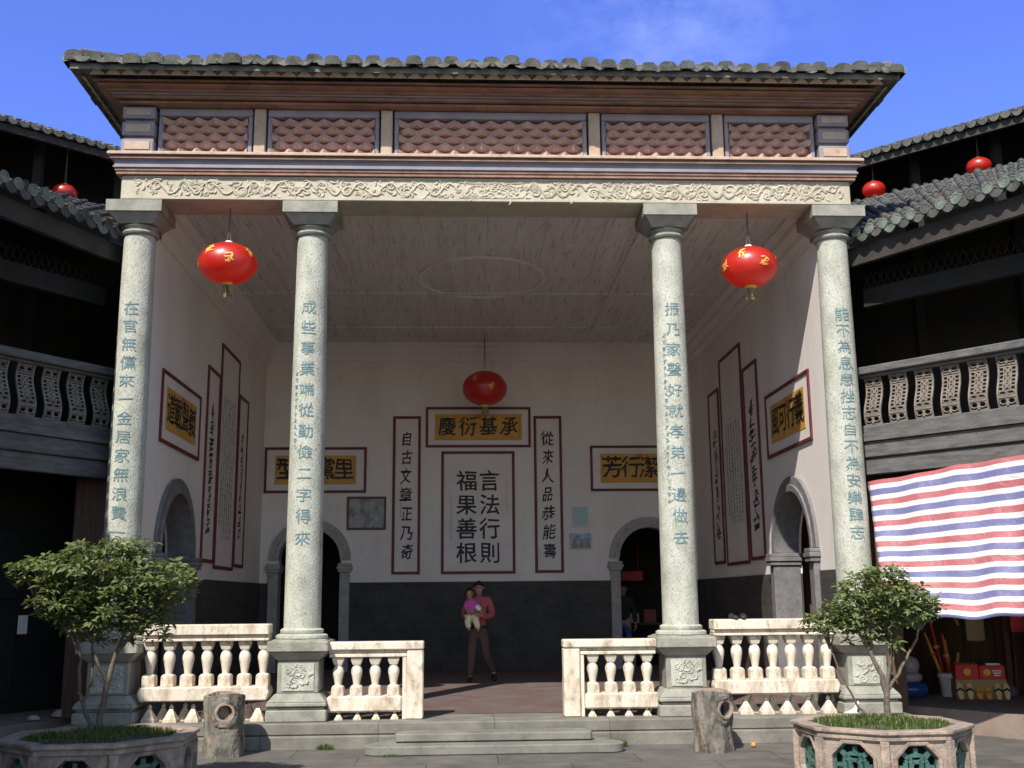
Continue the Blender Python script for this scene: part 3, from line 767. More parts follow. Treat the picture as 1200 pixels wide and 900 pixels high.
def make_column(X, text, z_first, z_last, small=None, weather=0):
    s = MB(); prof = [(shaft_r(1.0+5.06*i/16), 1.0+5.06*i/16) for i in range(17)]
    s.lathe(prof, X, 0, 0, 40)
    sh = obj('column', s, 'granite', hall, smooth=40)
    q = MB()                                                  # capital
    q.lathe([(.19, 6.03), (.226, 6.042), (.24, 6.065), (.228, 6.09), (.2, 6.10), (.205, 6.115), (.235, 6.14), (.24, 6.15)], X, 0, 0, 32)
    q.frustum(X, 0, 6.165, 6.288, .225, .325); q.frustum(X, 0, 6.29, 6.44, .35, .35)
    obj('capital', q, 'granite_dark', sh, smooth=30)
    q = MB()                                                  # pedestal
    h = .355
    q.frustum(X, 0, .0, .135, h, h); q.frustum(X, 0, .137, .17, h-.03, h-.03); q.frustum(X, 0, .172, .22, h, h-.005); q.frustum(X, 0, .22, .32, h-.005, .265)
    q.frustum(X, 0, .318, .70, .245, .245); q.frustum(X, 0, .70, .80, .25, .345); q.frustum(X, 0, .80, .925, .362, .362)
    q.frustum(X, 0, .925, .945, .34, .29)
    obj('pedestal', q, 'granite_dark', sh, bevel=.012)
    q = MB(); q.lathe([(.30, .94), (.315, .955), (.312, .985), (.285, 1.0), (.25, 1.005), (.262, 1.02), (.262, 1.05), (.24, 1.065), (.225, 1.07)], X, 0, 0, 32)
    obj('base', q, 'granite', sh, smooth=40)
    q = MB(); rg = random.Random(int(X*100))
    q.box(X-.19, X+.19, -.256, -.244, .35, .665)
    for i in range(9): spiral(q, X+rg.uniform(-.13, .13), rg.uniform(.40, .62), rg.uniform(.035, .06), 1.3, rg.choice((-1, 1)), rg.uniform(0, 6), -.258, .010)
    for i in range(12): leaf_rel(q, X+rg.uniform(-.13, .13), rg.uniform(.40, .62), rg.uniform(0, 6), .07, .03, -.257)
    obj('carved_panel', q, 'granite', sh, smooth=50)
    q = MB(); nch = len(text)
    zs = [z_first+(z_last-z_first)*i/(nch-1) for i in range(nch)]
    wrap_text(q, text, X, shaft_r, zs, .205, .0, 0, rg)
    obj('inscription', q, 'teal_ink', sh)
    if small:
        q = MB(); phi, za, zb = small; z = za
        while z > zb:
            V, F = strokes(rg, .06, .06, 5, .09)
            q.add([(X+(shaft_r(z)+.005)*math.sin(phi+v[0]/.21), -(shaft_r(z)+.005)*math.cos(phi+v[0]/.21), z+v[1]) for v in V], F); z -= .085
        obj('signature', q, 'teal_ink', sh)
make_column(-4.56, '在官無儻來一金居家無浪費一金', 5.03, 1.98)
make_column(-2.33, '成些事業端從勤儉二字得來', 5.05, 2.13, (-.62, 4.2, 3.2))
make_column(2.33, '振乃家聲好就孝弟一邊做去', 5.04, 2.11, (-.55, 4.7, 2.5))
make_column(4.56, '能不為息患挫志自不為安樂肆志', 4.98, 2.16)

# ================================================================ STEPS
st = thing('entrance_steps', 'two low rounded stone steps before the opening between the balustrades', 'steps', (0, -.9, -.28))
q = MB(); q.prism([(-1.12, 0), (-1.14, .1), (-1.06, .36), (1.02, .36), (1.1, .1), (1.08, 0)][::-1], (0, -.93, -.17), (1, 0, 0), (0, 1, 0), (0, 0, .09))
obj('upper_step', q, 'step_stone', st, bevel=.012)
lo = [(-1.2, .62)]+[(-1.3+.17*math.cos(a), .16+.17*math.sin(a)) for a in [R(140+13*i) for i in range(11)]]+[(1.26+.17*math.cos(a), .16+.17*math.sin(a)) for a in [R(-90+13*i) for i in range(11)]]+[(1.2, .62)]
q = MB(); q.prism(lo, (0, -1.2, -.279), (1, 0, 0), (0, 1, 0), (0, 0, .10))
obj('lower_step', q, 'step_stone', st, bevel=.012)

# ================================================================ BALUSTRADES
def baluster_mesh():
    b = MB()
    b.frustum(0, 0, 0, .125, .082, .082); b.frustum(0, 0, .125, .15, .082, .06)
    b.lathe([(.045, .14), (.046, .17), (.055, .22), (.07, .29), (.078, .335), (.074, .375), (.058, .41), (.047, .425), (.053, .435), (.055, .45)], n=16)
    b.frustum(0, 0, .44, .50, .055, .075); b.frustum(0, 0, .50, .545, .078, .078)
    return mesh_from(b, 'baluster', 35, .006)
def pyramid_mesh():
    b = MB(); b.frustum(0, 0, 0, .035, .078, .078); b.frustum(0, 0, .035, .15, .074, .02)
    b.lathe([(.012, .145), (.026, .16), (.028, .178), (.018, .192), (.008, .205)], n=10)
    return mesh_from(b, 'finial', 35)
BAL, PYR = baluster_mesh(), pyramid_mesh()
BAL.materials.append(M['white_stone']); PYR.materials.append(M['white_stone'])
for v in BAL.vertices: v.co.x *= .92; v.co.y *= .92
BAL2 = BAL.copy()
for v in BAL2.vertices: v.co.z *= .82; v.co.x *= .96; v.co.y *= .96
def outer_rail(s, label):
    x0, x1 = 2.70, 4.19; t = thing('balustrade', label, 'balustrade', (s*(x0+x1)/2, -.06, 0), 'stone balustrades between the columns')
    a, b = sorted((s*x0, s*x1)); yc = -.06
    q = MB(); q.box(a, b, yc-.15, yc+.15, 1.0, 1.125); obj('top_rail', q, 'white_stone', t, bevel=.012)
    q = MB(); q.box(a, b, yc-.12, yc+.12, .93, .962); q.box(a, b, yc-.10, yc+.10, .964, .998); obj('rail_moulding', q, 'white_stone', t, bevel=.006)
    q = MB(); q.prism([(a, .24), (b, .24), (b+.03, .33), (b, .405), (a, .405), (a-.03, .33)], (0, yc-.17, 0), (1, 0, 0), (0, 0, 1), (0, .34, 0)); obj('base_slab', q, 'white_stone', t, bevel=.014)
    for i in range(7):
        x = a-.04+(b-a+.08)*(i+.5)/7
        o = obj('baluster', BAL, None, t, (x, yc, .402)); o.scale.z = .965
    for i in range(6):
        x = a-.02+(b-a+.04)*(i+.5)/6
        obj('finial', PYR, None, t, (x, yc-.06, 0.0))
        obj('finial', PYR, None, t, (x+.12, yc+.11, 0.0))
    return t
outer_rail(-1, 'stained white stone balustrade of seven balusters behind the left planted shrub')
outer_rail(1, 'bright white stone balustrade of seven balusters with two dark shoes on its rail')
def inner_rail(s, label):
    x0, x1 = .845, 1.99; t = thing('balustrade', label, 'balustrade', (s*1.4, -.1, 0), 'stone balustrades between the columns'); yc = -.1
    def bx(q, u0, u1, y0, y1, z0, z1): a, b = sorted((s*u0, s*u1)); q.box(a, b, y0, y1, z0, z1)
    q = MB(); bx(q, x0, x0+.2, yc-.12, yc+.12, 0, .805); obj('end_post', q, 'white_stone', t, bevel=.014)
    q = MB(); bx(q, x0-.003, x1, yc-.135, yc+.135, .807, .905); obj('top_rail', q, 'white_stone', t, bevel=.014)
    q = MB(); bx(q, x0+.202, x1-.02, yc-.10, yc+.10, .725, .765); bx(q, x0+.203, x1-.01, yc-.075, yc+.075, .767, .805); bx(q, x0+.202, x0+.25, yc-.09, yc+.09, .0, .723); obj('rail_moulding', q, 'white_stone', t, bevel=.006)
    q = MB(); bx(q, x0+.255, x1, yc-.115, yc+.115, .09, .275); obj('base_slab', q, 'white_stone', t, bevel=.02)
    for i in range(4):
        x = s*(x0+.25+(x1-x0-.26)*(i+.5)/4)
        obj('baluster', BAL2, None, t, (x, yc, .273))
        o = obj('finial', PYR, None, t, (x-.02*s, yc-.05, 0.0)); o.scale = (.6, .6, .5)
    return t
inner_rail(-1, 'low white stone balustrade with an end post left of the entrance steps')
inner_rail(1, 'low white stone balustrade with an end post right of the entrance steps')

# ================================================================ WRITING ON THE WALLS
class Face:                                                   # a wall face: u to the viewer's right, z up
    def __init__(s, o, ax, out): s.o, s.ax, s.out = Vector(o), Vector(ax), Vector(out)
    def p(s, u, z, d=0): return s.o+s.ax*u+Vector((0, 0, z))+s.out*d
BACK = Face((0, YB, 0), (1, 0, 0), (0, -1, 0))
LEFT = Face((-XW, 0, 0), (0, 1, 0), (1, 0, 0))
RIGHT = Face((XW, 0, 0), (0, -1, 0), (-1, 0, 0))              # u = -y
def panel(face, u0, u1, z0, z1, label, cat, name, group=None, bw=.055):
    t = thing(name, label, cat, face.p((u0+u1)/2, z0), group)
    f = MB()
    up = Vector((0, 0, 1))
    def bar(a0, a1, b0, b1):
        c = face.p((a0+a1)/2, (b0+b1)/2, .016); f.obox(c, face.ax, face.out, up, (a1-a0)/2, .014, (b1-b0)/2)
    bar(u0, u1, z1-bw, z1); bar(u0, u1, z0, z0+bw); bar(u0, u0+bw, z0+bw+.001, z1-bw-.001); bar(u1-bw, u1, z0+bw+.001, z1-bw-.001)
    obj('frame', f, 'frame_red', t, bevel=.004)
    q = MB(); q.obox(face.p((u0+u1)/2, (z0+z1)/2, .008), face.ax, face.out, up, (u1-u0)/2-bw, .004, (z1-z0)/2-bw)
    obj('backing', q, 'panel_white', t)
    return t
def board(face, u0, u1, z0, z1, text, label, mg=.12, char=.4, bw=.05, group='yellow title boards', sy=1.0):
    t = panel(face, u0, u1, z0, z1, label, 'title board', 'title_board', group, bw)
    up = Vector((0, 0, 1)); a, b = u0+bw+mg, u1-bw-mg; zz0, zz1 = z0+bw+mg*.75, z1-bw-mg*.75
    q = MB(); q.obox(face.p((a+b)/2, (zz0+zz1)/2, .015), face.ax, face.out, up, (b-a)/2, .0025, (zz1-zz0)/2)
    obj('gold_sheet', q, 'gold_paper', t)
    q = MB(); rg = random.Random(len(label))
    for i, ch in enumerate(text):
        u = a+(b-a)*(i+.62)/(len(text)+.25); vs, fs = glyph(ch, char); vs = wobble(vs, char, .055, i+len(label))
        brush(q, [(v[0]*.92, v[1]*sy, 0) for v in vs], fs, face.p(u, (zz0+zz1)/2-.01, .0195), face.ax, up, rg.uniform(-.04, .1), char*.016)
    for u, nn in ((b-.05, 9), (a+.05, 6)):
        for k in range(nn):
            V, F = strokes(rg, .04, .04, 4, .1); brush(q, V, F, face.p(u, zz1-.06-k*(zz1-zz0-.1)/9, .0195), face.ax, up)
    obj('characters', q, 'char', t)
    q = MB(); uc = (a+b)/2
    q.obox(face.p(uc, zz1-.05, .0195), face.ax, face.out, up, .055, .0012, .045); q.obox(face.p(uc+.14, zz1-.04, .0195), face.ax, face.out, up, .02, .0012, .025)
    obj('seal', q, 'seal_red', t)
    return t
board(BACK, -1.12, 1.04, 4.44, 5.28, '慶衍基承', 'yellow title board in the middle of the back wall, right below the hanging lantern', .13, .41)
board(BACK, -4.38, -2.32, 3.52, 4.45, '型觀黨里', 'yellow title board on the back wall above the left arch, partly behind a column', .16, .47)
board(BACK, 2.26, 4.32, 3.53, 4.47, '芳行潔志', 'yellow title board on the back wall above the right arch, cut by a column', .16, .47)
board(LEFT, .78, 2.95, 3.49, 4.48, '道載聲義', 'yellow title board on the left side wall in full shade', .2, .46)
board(RIGHT, -2.95, -.78, 3.49, 4.48, '風可行義', 'yellow title board on the right side wall crossed by the sunlight edge', .2, .46)
def vertical(face, u0, u1, z0, z1, text, label, size, offset=.008, cols=None, group='narrow calligraphy strips', name='calligraphy_banner', shear=.06, side_note=False, zt=None, zb=None):
    t = panel(face, u0, u1, z0, z1, label, 'calligraphy panel', name, group)
    up = Vector((0, 0, 1)); q = MB(); rg = random.Random(hash(round(u0*100)) % 999)
    zt = zt or z1-.55; zb = zb or z0+.4
    cols = cols or [text]
    for ci, tx in enumerate(cols):
        u = (u0+u1)/2 if len(cols) == 1 else u1-(u1-u0)*(ci+.5)/len(cols)*.62-(u1-u0)*.19
        for i, ch in enumerate(tx):
            z = zt+(zb-zt)*i/(len(tx)-1)
            vs, fs = glyph(ch, size); vs = wobble(vs, size, .07 if shear else .03, i+ci*5+len(label))
            w = rg.uniform(.72, .9) if shear else 1.0
            brush(q, [(v[0]*w*rg.uniform(.98, 1.02), v[1], 0) for v in vs], fs, face.p(u+(rg.uniform(-.02, .02) if shear else 0), z, .0145), face.ax, up, rg.uniform(-.05, .16) if shear else .0, size*.016)
    if side_note:
        for (u, za, zb2, sz) in side_note:
            z = za
            while z > zb2:
                V, F = strokes(rg, sz, sz, 4, .08); brush(q, V, F, face.p(u, z, .0145), face.ax, up); z -= sz*1.35
    obj('characters', q, 'char', t)
    return t
vertical(BACK, -.80, .70, 1.88, 4.36, None, 'large white panel with eight bold characters in two columns on the back wall', .44, .008, ['言法行則', '福果善根'], None, 'calligraphy_scroll', 0, [(.53, 3.75, 3.2, .05), (-.60, 3.4, 2.55, .05)], 3.72, 2.27)
vertical(BACK, 1.10, 1.68, 1.89, 5.09, '從來人品恭能壽', 'tall strip right of the large eight-character panel on the back wall', .31, .004, zt=4.6, zb=2.3)
vertical(BACK, -1.79, -1.22, 1.88, 5.09, '自古文章正乃奇', 'tall strip left of the large eight-character panel on the back wall', .31, .004, side_note=[(-1.62, 3.7, 3.0, .06)], zt=4.6, zb=2.3)
def cursive(face, u0, u1, z0, z1, label, rows, size, cols=1, zt=.5, zb=.4, name='calligraphy_banner', group='narrow calligraphy strips', seed=1, thick=.1):
    t = panel(face, u0, u1, z0, z1, label, 'calligraphy panel', name, group)
    q = MB(); rg = random.Random(seed); up = Vector((0, 0, 1))
    for c in range(cols):
        u = (u0+u1)/2+((c-(cols-1)/2)*(u1-u0)*.72/cols if cols > 1 else 0); z = z1-zt
        n = rows if cols == 1 else rows-(2 if c == 0 else 0)
        pitch = (z1-zt-z0-zb)/(rows-1)
        for k in range(n):
            V, F = strokes(rg, size*(rg.uniform(.75, 1.1)), min(pitch*.92, size*1.15), 8 if cols == 1 else 5, thick)
            brush(q, V, F, face.p(u+rg.uniform(-.02, .02), z-k*pitch, .0145), face.ax, up, rg.uniform(0, .2))
    obj('characters', q, 'char', t)
cursive(LEFT, 3.36, 4.22, 1.99, 5.08, 'strip nearest the arch on the left side wall, in shade', 8, .36, seed=21, zt=.7, zb=.55)
cursive(LEFT, 4.28, 5.74, 1.91, 5.65, 'tallest left side wall panel with columns of tiny writing', 22, .11, 6, .9, .55, 'calligraphy_scroll', 'tall panels of tiny writing', 22, .11)
cursive(LEFT, 5.80, 6.64, 1.98, 5.06, 'strip nearest the back corner on the left side wall', 9, .32, seed=23, zt=.75, zb=.6)
cursive(RIGHT, -4.22, -3.36, 1.97, 5.19, 'strip nearest the arch on the right side wall, its lower corner touched by sun', 6, .46, seed=31, zt=.75, zb=.6, thick=.085)
cursive(RIGHT, -5.86, -4.33, 1.93, 5.69, 'tallest right side wall panel with columns of tiny writing', 24, .12, 6, 1.3, .75, 'calligraphy_scroll', 'tall panels of tiny writing', 32, .11)
cursive(RIGHT, -6.84, -6.02, 1.98, 5.22, 'strip nearest the back corner on the right side wall', 6, .42, seed=33, zt=.9, zb=.6, thick=.085)

# framed photograph and two prints
def picture(u0, u1, z0, z1, label, frame, face_m, bw, name, cat, marks):
    t = thing(name, label, cat, BACK.p((u0+u1)/2, z0))
    q = MB()
    for a0, a1, b0, b1 in ((u0, u1, z1-bw, z1), (u0, u1, z0, z0+bw), (u0, u0+bw, z0+bw+.001, z1-bw-.001), (u1-bw, u1, z0+bw+.001, z1-bw-.001)):
        q.box(a0, a1, YB-.035, YB-.004, b0, b1)
    obj('frame', q, frame, t, bevel=.004)
    q = MB(); q.box(u0+bw, u1-bw, YB-.02, YB-.004, z0+bw, z1-bw); obj('print', q, face_m, t)
    if marks:
        q = MB(); marks(q, u0+bw, u1-bw, z0+bw, z1-bw); obj('image', q, 'photo_dark' if frame == 'frame_wood' else 'glass_blue', t)
def mk1(q, a, b, z0, z1):
    q.prism([(a, z0), (b, z0), (b, z0+.2), (b-.2, z0+.24), (b-.3, z0+.42), ((a+b)/2, z0+.50), (a+.28, z0+.4), (a+.1, z0+.25), (a, z0+.2)], (0, YB-.0235, 0), (1, 0, 0), (0, 0, 1), (0, .003, 0))
def mk2(q, a, b, z0, z1):
    for x in (a+.1, a+.24, b-.07):
        q.prism([(-.06, 0), (.06, 0), (.05, .1), (.025, .12), (.03, .17), (0, .2), (-.03, .17), (-.025, .12), (-.05, .1)], (x, YB-.0235, z0), (1, 0, 0), (0, 0, 1), (0, .003, 0))
picture(-2.70, -1.91, 2.77, 3.44, 'dark brown framed photograph on the back wall beside the left arch', 'frame_wood', 'photo_dark', .045, 'framed_photograph', 'picture', mk1)
picture(1.84, 2.20, 2.81, 3.23, 'pale teal print above the blue group photo on the back wall', 'panel_white', 'poster_teal', .03, 'wall_print', 'print', None)
picture(1.79, 2.26, 2.35, 2.68, 'small blue group photo below the pale teal print', 'panel_white', 'poster_blue', .018, 'wall_print', 'print', mk2)

# ================================================================ LANTERNS
def lantern(name, loc, rx, rz, cord_to, label, tassel=True, marks=True, seed=1, group='red silk lanterns', lean=0):
    t = thing(name, label, 'lantern', loc, group)
    rg = random.Random(seed); x, y, z = loc; N = 48
    b = MB(); vs = []; rows = 14
    def rad(th, a): return (rx*math.sin(th)*(1-.012*abs(math.sin(a*12))))
    for j in range(1, rows):
        th = PI*j/rows
        for i in range(N):
            a = 2*PI*i/N; r = rad(th, a)*(1-.016*(i % 2)); vs.append((x+r*math.cos(a), y+r*math.sin(a), z+rz*math.cos(th)))
    F = [(j*N+i, j*N+(i+1) % N, (j+1)*N+(i+1) % N, (j+1)*N+i) for j in range(rows-2) for i in range(N)]
    F += [tuple(range(N)), tuple((rows-2)*N+i for i in reversed(range(N)))]
    b.add(vs, F); sh = obj('shade', b, 'lantern', t, smooth=60)
    q = MB(); q.lathe([(.05, rz*.93), (.075, rz*.98), (.06, rz*1.02), (.045, rz*1.10), (.02, rz*1.14)], x, y, z, 14); obj('cap', q, 'white_cap', t, smooth=40)
    q = MB(); q.lathe([(.06, -rz*1.08), (.085, -rz*.98), (.08, -rz*.93)], x, y, z, 14); obj('collar', q, 'gold', t, smooth=40)
    q = MB(); q.tube([(x-.03, y, z+rz*1.08), (x-.012, y, z+rz*1.5), (x, y, cord_to)], .006, 5); q.tube([(x+.03, y, z+rz*1.08), (x+.012, y, z+rz*1.5), (x+.004, y, cord_to)], .006, 5); obj('cord', q, 'cord', t)
    if tassel:
        q = MB()
        for k in range(26):
            a = rg.uniform(0, 2*PI); r = .05*math.sqrt(rg.random()); q.tube([(x+r*math.cos(a), y+r*math.sin(a), z-rz*1.0), (x+r*1.2*math.cos(a)+lean*.4, y+r*1.2*math.sin(a), z-rz*1.25), (x+r*1.6*math.cos(a)+lean, y+r*1.6*math.sin(a), z-rz*1.0-rg.uniform(.13, .2))], .007, 4)
        obj('tassel', q, 'tassel', t)
    if marks:
        q = MB()
        for k in range(8):
            a0 = 2*PI*(k+.35)/8; th0 = PI*(.36 if k % 2 else .52)
            V, Fm = strokes(rg, .15, .15, 7, .1)
            W = []
            for v in V:
                th = th0-v[1]/rz*.9; a = a0+v[0]/rx; r = rx*math.sin(th)*1.004+.003
                W.append((x+r*math.cos(a), y+r*math.sin(a), z+(rz+.003)*math.cos(th)))
            q.add(W, Fm)
        obj('gold_character', q, 'gold', sh)
    return t
lantern('red_lantern', (-3.41, -.04, 5.685), .372, .272, 6.44, 'glossy red lantern hanging in the left bay behind the front columns', seed=4, lean=.03)
lantern('red_lantern', (3.42, -.04, 5.675), .368, .272, 6.44, 'glossy red lantern with gold patches hanging in the right bay behind the front columns', seed=9, lean=.02)
lantern('red_lantern', (.07, 7.3, 5.455), .44, .345, 6.56, 'red lantern hanging deep in the hall above the middle title board', seed=2)
def far_lantern(loc, label, cord): return lantern('red_lantern', loc, .27, .20, cord, label, True, False, 5, 'small lanterns under the far upper eaves')
far_lantern((11.13, 8.6, 10.74), 'small red lantern under the far upper eaves, rightmost of the two on the right', 11.6)
far_lantern((9.36, 10.2, 10.80), 'small red lantern under the far upper eaves, just right of the frieze corner', 11.6)
far_lantern((-9.28, 9.8, 10.40), 'small red lantern under the far upper eaves on the left side', 11.6)

# ================================================================ RING BUILDINGS
def tiled_roof(parent, E, T, ze, zt, pitch_, r, ends=True, lip=True, seed=1, step=.34, plain=False):
    global rng
    rng = random.Random(seed)
    A = resample(E, pitch_); L = len(A)-1
    P = [Vector(p) for p in T]; seg = [(P[i+1]-P[i]).length for i in range(len(P)-1)]; tot = sum(seg)
    # match stations by the polyline parameter of the eave
    Ep = [Vector(p) for p in E]; se = [(Ep[i+1]-Ep[i]).length for i in range(len(Ep)-1)]
    B = []
    for k in range(L+1):
        s = sum(se)*k/L; i = 0
        while i < len(se)-1 and s > se[i]: s -= se[i]; i += 1
        B.append(P[i].lerp(P[i+1], min(1, s/se[i])))
    base = MB(); n = L+1
    vs = [(*a, ze) for a in A]+[(*b, zt) for b in B]+[(*a, ze-.07) for a in A]+[(*b, zt-.07) for b in B]
    base.add(vs, [(i, i+1, n+i+1, n+i) for i in range(L)]+[(2*n+i, 2*n+i+1, 3*n+i+1, 3*n+i) for i in range(L)]+[(i, i+1, 2*n+i+1, 2*n+i) for i in range(L)]+[(n+i, n+i+1, 3*n+i+1, 3*n+i) for i in range(L)]+[(0, n, 3*n, 2*n), (L, n+L, 3*n+L, 2*n+L)])
    ro = obj('roof', base, 'ring_tile', parent)
    tb = MB(); te = MB()
    for k in range(L+1):
        a = Vector((*A[k], ze)); b = Vector((*B[k], zt)); d = (b-a); Ln = d.length; d.normalize()
        t = (A[min(k+1, L)]-A[max(k-1, 0)]).normalized(); side = Vector((t.x, t.y, 0))
        barrel(tb, a-d*.03+Vector((0, 0, rng.uniform(-.012, .012))), d, side, Ln, r, step, jit=.012, n=5)
        if ends:
            out = Vector((-d.x, -d.y, 0)).normalized(); up = Vector((0, 0, 1)); c = a+out*.05+Vector((0, 0, .03+rng.uniform(-.012, .012)))
            m = 12; rr = r*1.15
            vv = [c+side*rr*math.cos(2*PI*i/m)+up*rr*math.sin(2*PI*i/m) for i in range(m)]; v2 = [q+out*.025 for q in vv]
            v3 = [c+out*.025+(q-c)*.72 for q in vv]; v4 = [q+out*-.008 for q in v3]
            te.add(vv+v2+v3+v4, [(i, (i+1) % m, m+(i+1) % m, m+i) for i in range(m)]+[(m+i, m+(i+1) % m, 2*m+(i+1) % m, 2*m+i) for i in range(m)]+[(2*m+i, 2*m+(i+1) % m, 3*m+(i+1) % m, 3*m+i) for i in range(m)]+[tuple(3*m+i for i in range(m))], rng.choice((0, 0, 1)))
        if k < L:
            a2 = Vector((*A[k].lerp(A[k+1], .5), ze)); b2 = Vector((*B[k].lerp(B[k+1], .5), zt)); d2 = (b2-a2).normalized()
            barrel(tb, a2, d2, side, (b2-a2).length, r*.95, step, lift=-.028, jit=.012, n=4)
        if lip and k < L:
            mid = Vector((*A[k].lerp(A[k+1], .5), ze)); out = Vector((-d.x, -d.y, 0)).normalized()
            w = (A[k+1]-A[k]).length*.5
            pts = [(-w, .03), (-w*.8, -.05), (-w*.4, -.095), (0, -.11), (w*.4, -.095), (w*.8, -.05), (w, .03), (0, -.01)]
            te.prism(pts, mid+out*.035+Vector((0, 0, rng.uniform(-.015, .01))), side, Vector((0, 0, 1)), out*.025, 1 if plain else rng.choice((0, 1, 1)))
    obj('barrel_tiles', tb, 'ring_tile', ro, smooth=45)
    if te.v: obj('tile_ends', te, ['tile_end', 'ring_tile'], ro, smooth=40)
    return ro
def strip(mb, pts_a, pts_b, z0, z1, mi=0):
    """a band between two plan polylines, from z0 to z1"""
    n = len(pts_a)
    vs = [(*p_, z0) for p_ in pts_a]+[(*p_, z1) for p_ in pts_a]+[(*p_, z1) for p_ in pts_b]+[(*p_, z0) for p_ in pts_b]
    fs = []
    for j in range(4):
        a, b = j*n, ((j+1) % 4)*n
        fs += [(a+i, a+i+1, b+i+1, b+i) for i in range(n-1)]
    fs += [(0, n, 2*n, 3*n), (n-1, 2*n-1, 3*n-1, 4*n-1)]
    mb.add(vs, fs, mi)

def openwork_panel():
    """carved S-curved slat, 0.24 wide and 0.64 high, facing -y"""
    b = MB(); W, H = .24, .64
    def yo(z): return -.05*math.sin(2*PI*(z/H)*.9+.4)*(1.0)
    def seg(x0, z0, x1, z1, w):
        N = max(1, int(abs(z1-z0)/.08))
        for i in range(N):
            f0, f1 = i/N, (i+1)/N; za, zb = z0+(z1-z0)*f0, z0+(z1-z0)*f1
            b.bar((x0+(x1-x0)*f0, yo(za), za), (x0+(x1-x0)*f1, yo(zb), zb), w, .02)
    hw = W/2-.012
    for x in (-hw, hw): seg(x, 0, x, H, .022)
    for z in (.012, .12, .135, .20, .30, .40, .50, .53, .62):
        b.obox((0, yo(z), z), (1, 0, 0), (0, 1, 0), (0, 0, 1), hw, .011, .009)
    for z0, z1 in ((.21, .30), (.30, .40), (.40, .50)):
        for s in (-1, 1):
            seg(s*.045, z0, s*.045, z1, .012); seg(s*.045, (z0+z1)/2, s*hw, (z0+z1)/2, .012)
        seg(-.045, z0, .045, z1, .018); seg(.045, z0, -.045, z1, .018)
        b.obox((0, yo((z0+z1)/2), (z0+z1)/2), (1, 0, 0), (0, 1, 0), (0, 0, 1), .022, .012, .022)
    for z0, z1 in ((.02, .12), (.14, .20), (.54, .62)):
        for s in (-1, 1):
            pts = [(s*(.05+.045*math.cos(t)), yo((z0+z1)/2)-.004, (z0+z1)/2+(z1-z0)*.36*math.sin(t)) for t in [2*PI*i/8 for i in range(9)]]
            b.tube(pts, .010, 4)
        b.obox((0, yo((z0+z1)/2), (z0+z1)/2), (1, 0, 0), (0, 1, 0), (0, 0, 1), .014, .011, (z1-z0)/2)
    return mesh_from(b, 'lattice_panel')
OPEN = openwork_panel(); OPEN.materials.append(M['panel_wood'])

